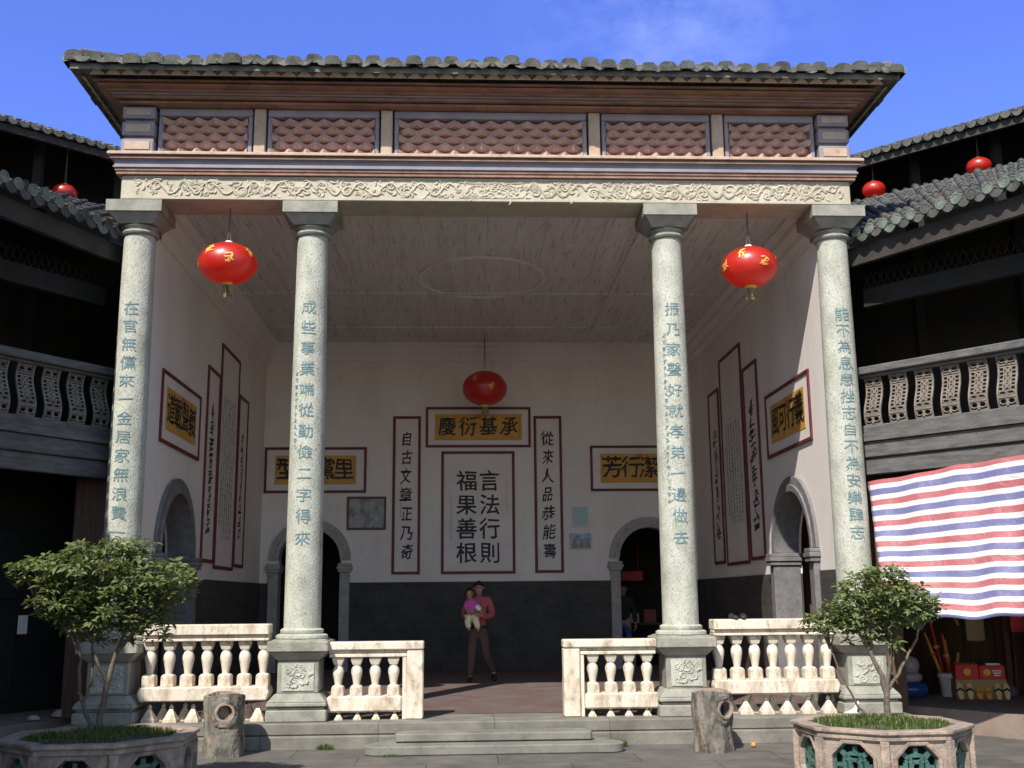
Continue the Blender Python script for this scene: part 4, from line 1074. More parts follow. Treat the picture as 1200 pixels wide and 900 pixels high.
def to_hall(pts):
    a, b = Vector(pts[0]), Vector(pts[1]); d = (a-b).normalized(); x = 4.775*(1 if a.x > 0 else -1)
    t_ = (x-a.x)/d.x
    return [tuple(a+d*t_)]+list(pts) if t_ > 0 else list(pts)
def gallery(name, label, RAIL, EAVE, TOP, shop):
    t = thing(name, label, 'building', (RAIL[1][0], RAIL[1][1], 0))
    tiled_roof(t, EAVE, TOP, 6.10, 7.80, .215, .064, seed=3 if shop else 4)
    q = MB(); strip(q, off(EAVE, .10), off(EAVE, .18), 5.74, 5.98); obj('eave_beam', q, 'beam_wood', t)
    q = MB(); strip(q, off(RAIL, .3), off(RAIL, .42), 5.25, 5.50); obj('gallery_beam', q, 'dark_wood', t)
    # fretwork under the eaves
    q = MB(); A = resample(off(RAIL, .34), .10)
    for i in range(len(A)-1):
        a, b_ = A[i], A[i+1]
        q.bar((a.x, a.y, 5.50), (b_.x, b_.y, 5.74), .012, .012); q.bar((b_.x, b_.y, 5.50), (a.x, a.y, 5.74), .012, .012)
    obj('fretwork', q, 'dark_wood', t)
    dep = 3.4 if shop else 1.6
    # gallery floor with stacked fascia boards
    q = MB(); strip(q, to_hall(off(RAIL, -.10)), to_hall(off(RAIL, dep+.2)), 3.36, 3.46); fl = obj('gallery_floor', q, 'grey_wood', t)
    q = MB(); strip(q, off(RAIL, -.06), off(RAIL, .05), 3.15, 3.355); strip(q, off(RAIL, -.02), off(RAIL, .06), 2.93, 3.145); obj('fascia', q, 'grey_wood', fl, bevel=.012)
    q = MB(); strip(q, off(RAIL, .0), off(RAIL, .10), 3.462, 3.58); obj('bottom_rail', q, 'grey_wood', t, bevel=.012)
    q = MB(); strip(q, off(RAIL, -.03), off(RAIL, .13), 4.255, 4.36); strip(q, off(RAIL, .01), off(RAIL, .09), 4.215, 4.252); obj('top_rail', q, 'grey_wood', t, bevel=.014)
    A = resample(off(RAIL, .05), .357); N = 0
    for i in range(len(A)-1):
        if N >= 34: break
        a, b_ = A[i], A[i+1]; c_ = (a+b_)/2; d = (b_-a).normalized()
        o = obj('lattice_panel', OPEN, None, t, (c_.x, c_.y, 3.58)); N += 1
        out = Vector((d.y, -d.x))
        if out.dot(Vector((0, -6))-c_) < 0: out = -out
        o.rotation_euler = (0, 0, math.atan2(out.y, out.x)+PI/2)
    if shop:
        q = MB(); strip(q, off(RAIL, .16), off(RAIL, .28), 2.50, 2.92); obj('sun_block_beam', q, 'dark_wood', t)  # unseen beam added behind the tarpaulin to keep the sun off the goods
    # back walls
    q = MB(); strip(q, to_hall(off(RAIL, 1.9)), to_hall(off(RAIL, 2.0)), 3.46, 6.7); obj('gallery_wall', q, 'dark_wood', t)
    q = MB(); A = resample(off(RAIL, 1.86), 1.6)
    for a in A: q.box(a.x-.07, a.x+.07, a.y-.07, a.y+.07, 3.46, 6.9)
    objs('wall_post', q, 'dark_wood', t)
    dep = 3.4 if shop else 1.6
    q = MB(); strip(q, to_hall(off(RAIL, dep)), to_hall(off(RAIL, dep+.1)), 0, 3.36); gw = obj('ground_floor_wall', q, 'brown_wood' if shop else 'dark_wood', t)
    q = MB(); A = resample(off(RAIL, .12), 2.4)
    for a in A[1:]: q.lathe([(.12, 0), (.12, .12), (.10, .13), (.10, 2.93)], a.x, a.y, 0, 12)
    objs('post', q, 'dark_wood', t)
    if not shop:                                              # door leaves along the dark ground floor
        q = MB(); A = resample(off(RAIL, dep-.03), .62)
        for i in range(len(A)-1):
            a, b_ = A[i], A[i+1]; d = (b_-a).normalized(); c_ = (a+b_)/2
            for zz, hh in ((.75, .6), (1.9, .45)):
                q.obox((c_.x, c_.y, zz), (d.x, d.y, 0), (-d.y, d.x, 0), (0, 0, 1), .25, .02, hh)
        obj('door_panel', q, 'dark_wood', gw, bevel=.01)
    if shop:
        q = MB(); A = resample(off(RAIL, dep-.02), .24)
        for i in range(len(A)-1):
            a = A[i]; q.box(a.x-.02, a.x+.02, a.y-.02, a.y+.02, 0, 3.3)
        obj('batten', q, 'brown_wood', gw)
    # inner end wall against the hall
    return t
gallery('gallery_building', 'dark two-storey timber gallery building in shade left of the hall', RAIL_L, EAVE_L, TOP_L, False)
gallery('gallery_building', 'timber gallery building with sunlit carved railing above the striped tarpaulin', RAIL_R, EAVE_R, TOP_R, True)

def outer(name, label, E, s):
    t = thing(name, label, 'building', (E[1][0], E[1][1], 0))
    T = off(E, 3.0)
    tiled_roof(t, E, T, 11.55, 12.86, .24, .066, ends=False, lip=True, seed=8+s, step=.4, plain=True)
    q = MB(); strip(q, off(E, .06), off(E, .16), 11.30, 11.47); obj('eave_beam', q, 'beam_wood', t)
    q = MB(); strip(q, off(E, 2.3), off(E, 2.5), 0, 12.6); obj('wall', q, 'dark_wood', t)
    q = MB(); strip(q, off(E, .7), off(E, 2.3), 8.55, 8.75); strip(q, off(E, .7), off(E, .8), 8.76, 9.6); obj('gallery_floor', q, 'dark_wood', t)
    q = MB(); A = resample(off(E, .9), 1.9)
    for a in A: q.box(a.x-.09, a.x+.09, a.y-.09, a.y+.09, 0, 11.9)
    objs('post', q, 'dark_wood', t)
OUT_R = [(4.2, 14.2), (8.95, 10.0), (11.62, 7.41), (13.6, 4.2), (14.8, .2), (15.4, -5)]
OUT_L = [(-3.6, 13.8), (-8.29, 10.0), (-10.2, 8.36), (-12.3, 5.4), (-13.9, 1.2), (-15.0, -4.0), (-15.0, -9.0)]
outer('outer_ring_building', 'far taller ring building with dark upper gallery behind the left lower roof', OUT_L, -1)
outer('outer_ring_building', 'far taller ring building with two red lanterns behind the right lower roof', OUT_R, 1)

# ================================================================ TARPAULIN
def tarp():
    NU, NV = 90, 40; top = resample(RAIL_R, .05); b = MB()
    P = [Vector((4.86, .12)), Vector((6.16, -1.56)), Vector((6.86, -3.2))]
    Q = [Vector((4.68, -.70)), Vector((5.87, -1.66)), Vector((6.6, -3.2))]
    def along(L, f):
        s0 = (L[1]-L[0]).length; s1 = (L[2]-L[1]).length; s = f*(s0+s1)
        return L[0].lerp(L[1], s/s0) if s <= s0 else L[1].lerp(L[2], (s-s0)/s1)
    rg = random.Random(2); ph = [rg.uniform(0, 6) for _ in range(6)]
    vs = []; uv = []
    for j in range(NV+1):
        v = j/NV
        for i in range(NU+1):
            u = i/NU; a, c_ = along(P, u), along(Q, u); p_ = a.lerp(c_, v)
            z = (2.85+.3*min(u, .5))*(1-v)+1.15*v-.05*math.sin(PI*v)
            z += -.025*abs(math.sin(u*9+.4))*(1-v)**5
            z += .022*v*v*math.sin(u*13+1.2)+.010*v*math.sin(u*37)
            w = .010*math.sin(u*47+ph[0]+3*v)+.012*math.sin(u*17-v*7+ph[1])+.006*math.sin(v*31+u*23+ph[2])
            vs.append((p_.x-.77*w, p_.y-.64*w, z+.3*w)); uv.append((u, 6.55*(1-v)+.65))
    fs = [(j*(NU+1)+i, j*(NU+1)+i+1, (j+1)*(NU+1)+i+1, (j+1)*(NU+1)+i) for j in range(NV) for i in range(NU)]
    b.add(vs, fs); me = mesh_from(b, 'tarpaulin', 60)
    l_ = me.uv_layers.new(name='UVMap')
    for lp in me.loops: l_.data[lp.index].uv = uv[lp.vertex_index]
    o = obj('striped_tarpaulin', me, 'tarp')
    sol = o.modifiers.new('thickness', 'SOLIDIFY'); sol.thickness = .006
    tag(o, 'red, white and blue striped tarpaulin hung as a screen before the shop', 'tarpaulin')
tarp()

# ================================================================ SHOP GOODS
def simple(name, mb, m, label, cat, loc=None, smooth=None, bevel=0, group=None):
    return tag(obj(name, mb, m, None, loc, smooth, bevel), label, cat, group)
t = thing('plastic_bucket', 'white plastic bucket with a green label holding toy swords', 'bucket', (6.47, 1.78, 0))
q = MB(); q.lathe([(.125, .0), (.13, .01), (.155, .315), (.145, .315), (.12, .04), (.02, .035)], 6.47, 1.78, 0, 28); obj('body', q, 'bucket', t, smooth=40)
q = MB(); q.lathe([(.157, .25), (.168, .255), (.168, .275), (.160, .28), (.168, .285), (.168, .31), (.157, .32)], 6.47, 1.78, 0, 28); obj('rim', q, 'bucket', t, smooth=40)
q = MB()
vs = []
for j in range(4):
    for i in range(7):
        a = R(-112)+R(9)*i; z = .06+.03*j*1.2; r = .127+z*.085+.0035; vs.append((6.47+r*math.cos(a), 1.78+r*math.sin(a), z))
q.add(vs, [(j*7+i, j*7+i+1, (j+1)*7+i+1, (j+1)*7+i) for j in range(3) for i in range(6)]); obj('label', q, 'bucket_green', t)
for k, (dx, dy, tx, ty, h, m, lb) in enumerate(((-.05, -.03, -.32, .05, .86, 'sword_yellow', 'yellow wooden toy sword leaning far left in the white bucket'), (-.03, .04, -.14, .1, .98, 'sword_red', 'tallest red toy sword in the white bucket'), (.0, -.05, -.10, .02, .80, 'sword_red', 'shorter red toy sword at the front of the white bucket'), (.03, .02, -.05, .05, .72, 'sword_yellow', 'short yellow toy sword upright in the white bucket'), (.05, -.02, .17, .02, .55, 'sword_yellow', 'stubby yellow toy sword leaning right in the white bucket'))):
    a = Vector((6.47+dx, 1.78+dy, .05)); d = Vector((tx, ty, 1)).normalized()
    t = thing('toy_sword', lb, 'toy sword', a, 'toy swords in the bucket')
    q = MB(); q.tube([a, a+d*h*.7, a+d*h], [.022, .022, .016], 6); obj('blade', q, m, t)
    q = MB(); q.tube([a+d*h*.62, a+d*h*.66], [.045, .045], 8); obj('guard', q, 'sword_yellow' if m == 'sword_red' else 'sword_red', t)
fx = Vector((.62, -.72, 0)).normalized(); fy = Vector((.72, .62, 0)).normalized(); UP = Vector((0, 0, 1))   # along and into the shop
bc = Vector((6.66, 1.25, 0))
fx = Vector((.97, -.22, 0)).normalized(); fy = Vector((.22, .97, 0)).normalized()
t = thing('cardboard_box', 'brown cardboard box with slippers leaning on its front', 'box', bc)
q = MB(); q.obox(bc+UP*.13+fy*.15, fx, fy, UP, .33, .15, .13); obj('body', q, 'cardboard', t, bevel=.006)
q = MB(); q.obox(bc+UP*.262+fy*.01, fx, fy, UP, .33, .03, .004); obj('flap', q, 'cardboard', t)
for dx, w, lb, hh in ((-.165, .15, 'red gift box topped with yellow rods on the left of the cardboard box', .19), (.16, .165, 'red gift box with white and gold print on the right of the cardboard box', .18)):
    c_ = bc+fx*dx+fy*.14+UP*(.266+hh/2)
    t = thing('gift_box', lb, 'gift box', c_-UP*hh/2, 'red gift boxes')
    q = MB(); q.obox(c_, fx, fy, UP, w, .12, hh/2); obj('body', q, 'bright_red', t, bevel=.006)
    q = MB(); m = 16
    q.prism([(.05*math.cos(2*PI*i/m), .045*math.sin(2*PI*i/m)) for i in range(m)], c_-fy*.122-fx*(0 if dx < 0 else .07), fx, UP, -fy*.002); obj('emblem', q, 'yellow', t)
    q = MB()
    if dx < 0:
        for i in range(6): q.tube([c_+fx*(-.12+.05*i)-fy*.08+UP*hh/2, c_+fx*(-.12+.05*i)+fy*.1+UP*(hh/2+.012)], .012, 5)
    else:
        for i in range(3): q.obox(c_-fy*.122+fx*.06+UP*(.02-.03*i), fx, fy, UP, .06-.01*i, .001, .007)
        q.obox(c_+UP*(hh/2+.012)+fx*.03, fx, fy, UP, .09, .06, .011)
    obj('trim', q, 'yellow' if dx < 0 else 'paper', t)
sl = [(-.29, 'straw', 'straw slipper leaning on the box, first from the left'), (-.165, 'straw', 'straw slipper leaning on the box, second from the left'), (-.045, 'orange', 'orange slipper leaning on the box, left one of its pair'), (.07, 'orange', 'orange slipper leaning on the box, right one of its pair'), (.195, 'straw', 'straw slipper leaning on the box, second from the right'), (.305, 'straw', 'straw slipper leaning on the box, first from the right')]
for k, (dx, m, lb) in enumerate(sl):
    h = .23 if m == 'straw' else .17
    base = bc+fx*dx-fy*.09; d = (fy*.09+UP*h).normalized(); nn = fx.cross(d)
    nn = nn if nn.dot(-fy) > 0 else -nn
    t = thing('slipper', lb, 'slipper', base, 'slippers leaning on the cardboard box')
    pts = []
    for i in range(20):
        a = 2*PI*i/20; w = .045*(1-.18*math.cos(2*a))*(1+.12*math.sin(a)); pts.append((w*math.cos(a), h/2+h/2*math.sin(a)))
    q = MB(); q.prism(pts, base, fx, d, nn*.018); obj('sole', q, m, t)
    q = MB(); q.tube([base+fx*-.047+d*h*.52, base+d*h*.62+nn*.045, base+fx*.047+d*h*.52], [.012, .014, .012], 6); obj('strap', q, 'char' if m == 'straw' else 'cardboard', t)
# inflatable rings
def torus(mb, c, R0, r0, sz=1.0, n=30, m=12):
    vs = [(c[0]+(R0+r0*math.cos(b_))*math.cos(a), c[1]+(R0+r0*math.cos(b_))*math.sin(a), c[2]+r0*sz*math.sin(b_)) for a in [2*PI*i/n for i in range(n)] for b_ in [2*PI*j/m for j in range(m)]]
    mb.add(vs, [(i*m+j, ((i+1) % n)*m+j, ((i+1) % n)*m+(j+1) % m, i*m+(j+1) % m) for i in range(n) for j in range(m)])
q = MB(); torus(q, (5.86, 1.75, .11), .15, .105); simple('swim_ring', q, 'blue_vinyl', 'shiny blue inflatable ring lying on the shop floor', 'swim ring', smooth=80)
q = MB(); torus(q, (5.85, 1.75, .27), .115, .085, .8); q.lathe([(.02, -.12), (.11, -.10), (.145, 0), (.12, .09), (.05, .13), (.005, .135)], 5.9, 1.78, .42, 20, sy=.8)
simple('inflatable_toy', q, 'grey_vinyl', 'pale grey inflatable toy sitting on the blue ring', 'toy', smooth=70)
# goods on and before the wall behind
def on_wall(f, dpt):                                          # f metres along the right rail line, dpt behind it
    A = resample(off(RAIL_R, dpt), .05); return Vector((*A[min(len(A)-1, int(f/.05))], 0))
w0 = on_wall(1.05, 3.34); w1 = on_wall(1.75, 3.34)
def wallpos(px_y, y, x, z): return Vector((x, y, z))
q = MB(); q.obox((7.35, 2.55, 1.05), Vector((.86, -.5, 0)), Vector((.5, .86, 0)), UP, .22, .03, .34)
simple('woven_mat', q, 'straw', 'brown woven mat hanging at the back of the shop', 'mat', bevel=.02)
q = MB(); q.bar((6.75, 2.6, 1.6), (6.98, 2.5, .95), .05, .03); simple('wooden_plank', q, 'sword_yellow', 'short plank hanging slanted beside the woven mat', 'plank')
t = thing('shop_post', 'brown timber post standing between the woven mat and the shop shelf', 'post', (7.35, 1.85, 0))
q = MB(); q.box(7.31, 7.39, 1.81, 1.89, .12, 3.3); obj('shaft', q, 'brown_wood', t); q = MB(); q.lathe([(.10, 0), (.10, .08), (.07, .12)], 7.35, 1.85, 0, 14); obj('footing', q, 'arch_grey', t)
q = MB(); q.obox((7.42, 1.62, 1.0), fx, fy, UP, .09, .03, .13); q.tube([(7.40, 1.62, 1.12), (7.38, 1.75, 1.4)], .008, 4); simple('red_pouch', q, 'bright_red', 'small red pouch hung on the shop post', 'pouch', bevel=.01)
t = thing('shop_shelf', 'wooden shelf rack with goods at the back of the shop', 'shelf', (8.4, 2.0, 0))
q = MB()
for z in (.45, .85, 1.15): q.obox((8.35, 2.05, z), fx, fy, UP, .62, .2, .018)
for s_ in (-1, 1): q.obox(Vector((8.35, 2.05, .65))+fx*.6*s_, fx, fy, UP, .025, .2, .65)
obj('rack', q, 'brown_wood', t)
for dx, z, m, lb in ((-.4, .87, 'paper', 'white stack of papers at the left end of the shop shelf'), (-.12, .87, 'paper', 'white stack of papers in the middle of the shop shelf')):
    q = MB(); q.obox(Vector((8.35, 2.05, z+.02))+fx*dx-fy*.05, fx, fy, UP, .12, .09, .016); simple('paper_stack', q, m, lb, 'papers', group='paper stacks on the shop shelf')
for i, (dx, lb) in enumerate(((-.42, 'straw basket at the left end of the top shelf'), (-.08, 'straw basket in the middle of the top shelf'), (.28, 'straw basket at the right end of the top shelf'))):
    P_ = Vector((8.35, 2.05, 1.17))+fx*dx; q = MB(); q.lathe([(.1, 0), (.14, .02), (.15, .12), (.14, .12), (.1, .03)], P_.x, P_.y, P_.z, 16); simple('straw_basket', q, 'straw', lb, 'basket', smooth=40, group='baskets on the top shelf')

# ================================================================ PEOPLE
def skin(pts, edges, root=0, sub=2):
    me = bpy.data.meshes.new('skin'); me.from_pydata([p_[:3] for p_ in pts], edges, []); me.update()
    o = bpy.data.objects.new('skin', me); col.objects.link(o)
    sm = o.modifiers.new('s', 'SKIN'); sm.use_smooth_shade = True
    ss = o.modifiers.new('ss', 'SUBSURF'); ss.levels = sub; ss.render_levels = sub
    for i, p_ in enumerate(pts):
        sv = me.skin_vertices[0].data[i]; r = p_[3]; sv.radius = (r, p_[4] if len(p_) > 4 else r); sv.use_root = (i == root)
    dg = bpy.context.evaluated_depsgraph_get(); dg.update()
    out = bpy.data.meshes.new_from_object(o.evaluated_get(dg))
    bpy.data.objects.remove(o); bpy.data.meshes.remove(me)
    out.polygons.foreach_set('use_smooth', [True]*len(out.polygons))
    return out
def join(meshes):
    mb = MB()
    for me in meshes: mb.add([tuple(v.co) for v in me.vertices], [tuple(p_.vertices) for p_ in me.polygons])
    return mb
def chain(n, base=0): return [(base+i, base+i+1) for i in range(n-1)]
def hand(wr, dirn, palm, side, k=1.0):
    """palm and five curled fingers from a wrist; dirn along the hand, palm = the way the palm faces"""
    wr, d, pn, sd = Vector(wr), Vector(dirn).normalized(), Vector(palm).normalized(), Vector(side).normalized(); out = []
    pts = [(*wr, .024), (*(wr+d*.045*k), .034, .02), (*(wr+d*.085*k), .036, .018)]
    out.append(skin(pts, chain(3), 0, 1))
    for i, L in enumerate((.066, .075, .07, .055)):
        b_ = wr+d*.075*k+sd*(.03-.02*i)
        p1 = b_+d*L*.5*k+pn*.012; p2 = p1+d*L*.28*k+pn*.024; p3 = p2+pn*.022
        out.append(skin([(*b_, .0095), (*p1, .0088), (*p2, .008), (*p3, .0065)], chain(4), 0, 1))
    b_ = wr+d*.03*k+sd*.03; p1 = b_+sd*.03+d*.025+pn*.012; p2 = p1+d*.03+pn*.014
    out.append(skin([(*b_, .012), (*p1, .010), (*p2, .0085)], chain(3), 0, 1))
    return out
def head_parts(root, H, rad, turn, hair_m='hair', long_hair=False):
    """face details on a head centred at H, looking along (sin, -cos) of turn"""
    H = Vector(H); f = Vector((math.sin(turn), -math.cos(turn), 0)); s = Vector((f.y, -f.x, 0)); s = Vector((math.cos(turn), math.sin(turn), 0))
    def at(a, b_, c_): return H+s*a*rad+f*b_*rad+UP*c_*rad
    q = MB()
    for sx in (-1, 1):
        q.lathe([(.001, -.012), (.010, -.008), (.012, 0), (.010, .008), (.001, .012)], *at(.36*sx, .86, .12), 8)
    obj('eyes', q, 'hair', root, smooth=60)
    q = MB(); q.tube([at(-.28, .88, -.52), at(0, .96, -.55), at(.28, .88, -.52)], [.004, .008, .004], 6); obj('mouth', q, 'seal_red', root)
    q = MB(); n = 18; m = 12; vs = []
    for j in range(m+1):                                      # hair cap, lower at the back than over the brow
        for i in range(n):
            a = 2*PI*i/n; fr_ = math.cos(a)                    # 1 = front
            low = (.50 if fr_ > .5 else .50-.95*(.5-fr_)/1.5*1.25); th_max = math.acos(max(-.95, min(.95, low)))
            th = th_max*j/m
            r = rad*1.10*(1+.02*math.sin(i*7+j*3))
            vs.append(H+f*(r*1.03*math.sin(th)*math.cos(a)-.004)+s*(r*.92*math.sin(th)*math.sin(a))+UP*(r*1.18*math.cos(th)))
    q.add(vs, [(j*n+i, j*n+(i+1) % n, (j+1)*n+(i+1) % n, (j+1)*n+i) for j in range(m) for i in range(n)])
    obj('hair', q, hair_m, root, smooth=60)
def head_chain(neck, H, rad, turn):
    f = Vector((math.sin(turn), -math.cos(turn), 0)); H = Vector(H); N = Vector(neck)
    return [(*N, .05), (*(N.lerp(H-UP*rad*.9, .75)), .048), (*(H-UP*rad*.75+f*.018), rad*.62, rad*.66), (*H, rad*.90, rad*.98), (*(H+UP*rad*.62), rad*.72, rad*.80)]
def face_bits(H, rad, turn):
    f = Vector((math.sin(turn), -math.cos(turn), 0)); s = Vector((math.cos(turn), math.sin(turn), 0)); H = Vector(H); out = []
    a = H+f*rad*.84+UP*rad*.15; b_ = H+f*rad*1.06-UP*rad*.16
    out.append(skin([(*a, .010), (*b_, .014), (*(b_-f*.02-UP*.006), .012)], chain(3), 0, 1))
    for sx in (-1, 1):
        e = H+s*sx*rad*.88-f*.0
        out.append(skin([(*(e+UP*.028), .010, .02), (*e, .012, .02), (*(e-UP*.028), .008, .014)], chain(3), 0, 1))
    return out

def man_with_baby():
    X0, Y0_, s = -.10, 5.5, 1.0
    def P(x, y, z, *r): return (X0+x, Y0_+y, z, *r)
    t = thing('person', 'man in a dusty red shirt and brown trousers carrying a baby in his arms', 'person', (X0, Y0_, 0))
    H = (X0+.01, Y0_-.05, 1.575); turn = R(-8)
    body = [P(0, 0, .93, .09, .09), P(0, .01, 1.10, .09, .09), P(.01, .01, 1.28, .125, .10), P(.012, .0, 1.40, .09, .075)]
    E = chain(4)
    hd_ = head_chain((X0+.012, Y0_-.005, 1.45), H, .098, turn); b0 = len(body); body += hd_; E += [(3, b0)]+chain(len(hd_), b0)
    armL = [P(-.17, .0, 1.37, .055), P(-.25, -.05, 1.13, .044), P(-.19, -.17, 1.08, .038), P(-.08, -.29, 1.10, .028)]
    armR = [P(.19, .0, 1.37, .055), P(.25, -.07, 1.12, .044), P(.15, -.20, 1.09, .038), P(.01, -.31, 1.13, .028)]
    for A in (armL, armR): b0 = len(body); body += A; E += [(2, b0)]+chain(4, b0)
    legL = [P(-.085, .0, .85, .088), P(-.115, -.05, .48, .06), P(-.135, .0, .09, .042), P(-.15, -.10, .035, .034)]
    legR = [P(.085, .01, .85, .088), P(.13, .02, .49, .06), P(.26, .22, .15, .042), P(.28, .14, .05, .034)]
    for A in (legL, legR): b0 = len(body); body += A; E += [(0, b0)]+chain(4, b0)
    parts = [skin(body, E, 0)]+face_bits(H, .098, turn)
    parts += hand(P(-.08, -.29, 1.10)[:3], (.8, -.2, .15), (0, .9, .2), (0, -.1, 1))+hand(P(.01, -.31, 1.13)[:3], (-.9, -.1, .1), (0, .9, .2), (0, -.1, 1))
    bd = obj('body', join(parts), 'skin', t, smooth=80)
    sh = [P(0, 0, .84, .15, .15), P(0, .01, .98, .15, .14), P(0, .01, 1.12, .15, .13), P(.01, .01, 1.28, .172, .122), P(.012, .005, 1.40, .095, .085), P(.012, .0, 1.44, .062, .06)]
    Es = chain(6)
    for A in (armL, armR): b0 = len(sh); sh += [(a[0], a[1], a[2], a[3]+.016) for a in A[:3]]+[(*Vector(A[2][:3]).lerp(Vector(A[3][:3]), .75), .042)]; Es += [(3, b0)]+chain(4, b0)
    obj('shirt', skin(sh, Es, 0), 'shirt_red', t)
    tr = [P(0, 0, 1.0, .140, .112), P(0, 0, .84, .145, .125)]
    Et = [(0, 1)]
    for A in (legL, legR): b0 = len(tr); tr += [(A[0][0], A[0][1], A[0][2]-.04, .102), (A[1][0], A[1][1], A[1][2], .078), (*Vector(A[1][:3]).lerp(Vector(A[2][:3]), 1.02), .068)]; Et += [(1, b0)]+chain(3, b0)
    obj('trousers', skin(tr, Et, 0), 'trousers', t)
    q = MB(); q.lathe([(.158, .0), (.164, .005), (.164, .035), (.158, .04)], X0, Y0_, .90, 24, sy=.95); obj('belt', q, 'belt', t, smooth=40)
    for A in (legL, legR):
        a, b_ = Vector(A[2][:3]), Vector(A[3][:3])
        obj('shoe', skin([(*(a-UP*.03), .05), (*(a.lerp(b_, .6)), .046, .04), (*(b_+(b_-a)*.5), .04, .034)], chain(3), 0), 'belt', t)
    head_parts(t, H, .098, turn)
    # the baby on his left arm (viewer's left)
    bt_ = thing('person', 'baby in a pink top and cream trousers held against the man\'s chest', 'person', P(-.12, -.22, 1.05)[:3])
    BH = P(-.15, -.16, 1.50)[:3]; bt2 = R(60)
    b = [P(-.12, -.20, 1.12, .085, .08), P(-.12, -.20, 1.26, .085, .08), P(-.13, -.18, 1.36, .06)]
    Eb = chain(3); hc = [(*BH[:2], BH[2]-.09, .03), (*BH[:2], BH[2]-.05, .058), (*BH, .072), (*BH[:2], BH[2]+.045, .055)]
    b0 = len(b); b += hc; Eb += [(2, b0)]+chain(4, b0)
    aL = [P(-.20, -.21, 1.33, .03), P(-.22, -.27, 1.24, .026), P(-.17, -.33, 1.20, .02)]; aR = [P(-.05, -.25, 1.33, .03), P(-.01, -.31, 1.25, .026), P(.04, -.31, 1.19, .02)]
    lL = [P(-.16, -.24, 1.08, .05), P(-.19, -.31, 1.02, .04), P(-.16, -.32, .90, .03), P(-.155, -.36, .87, .024)]; lR = [P(-.06, -.25, 1.08, .05), P(-.03, -.33, 1.0, .04), P(-.01, -.32, .89, .03), P(.005, -.36, .86, .024)]
    for A, k in ((aL, 1), (aR, 1), (lL, 0), (lR, 0)): b0 = len(b); b += A; Eb += [(k, b0)]+chain(len(A), b0)
    pr = [skin(b, Eb, 0)]+face_bits(BH, .07, bt2)
    for A in (aL, aR): pr += hand(A[-1][:3], (.2, -.4, -.6), (0, .8, 0), (1, 0, 0), .5)
    obj('body', join(pr), 'skin', bt_, smooth=80)
    tp = [P(-.12, -.20, 1.13, .105, .10), P(-.12, -.20, 1.26, .105, .098), P(-.13, -.18, 1.37, .07)]; Et = chain(3)
    for A in (aL, aR): b0 = len(tp); tp += [(a[0], a[1], a[2], a[3]+.017) for a in A[:2]]; Et += [(1, b0)]+chain(2, b0)
    obj('top', skin(tp, Et, 0), 'pink', bt_)
    obj('sleeve', skin([(aR[0][0], aR[0][1], aR[0][2]-.02, .05), (aR[1][0], aR[1][1], aR[1][2], .047), (aR[2][0], aR[2][1], aR[2][2], .042)], chain(3), 0), 'white_cloth', bt_)
    tq = [P(-.12, -.21, 1.12, .098, .095)]; Et = []
    for A in (lL, lR): b0 = len(tq); tq += [(a[0], a[1], a[2], a[3]+.016) for a in A[:3]]; Et += [(0, b0)]+chain(3, b0)
    obj('trousers', skin(tq, Et, 0), 'cream', bt_)
    head_parts(bt_, BH, .07, bt2)
man_with_baby()

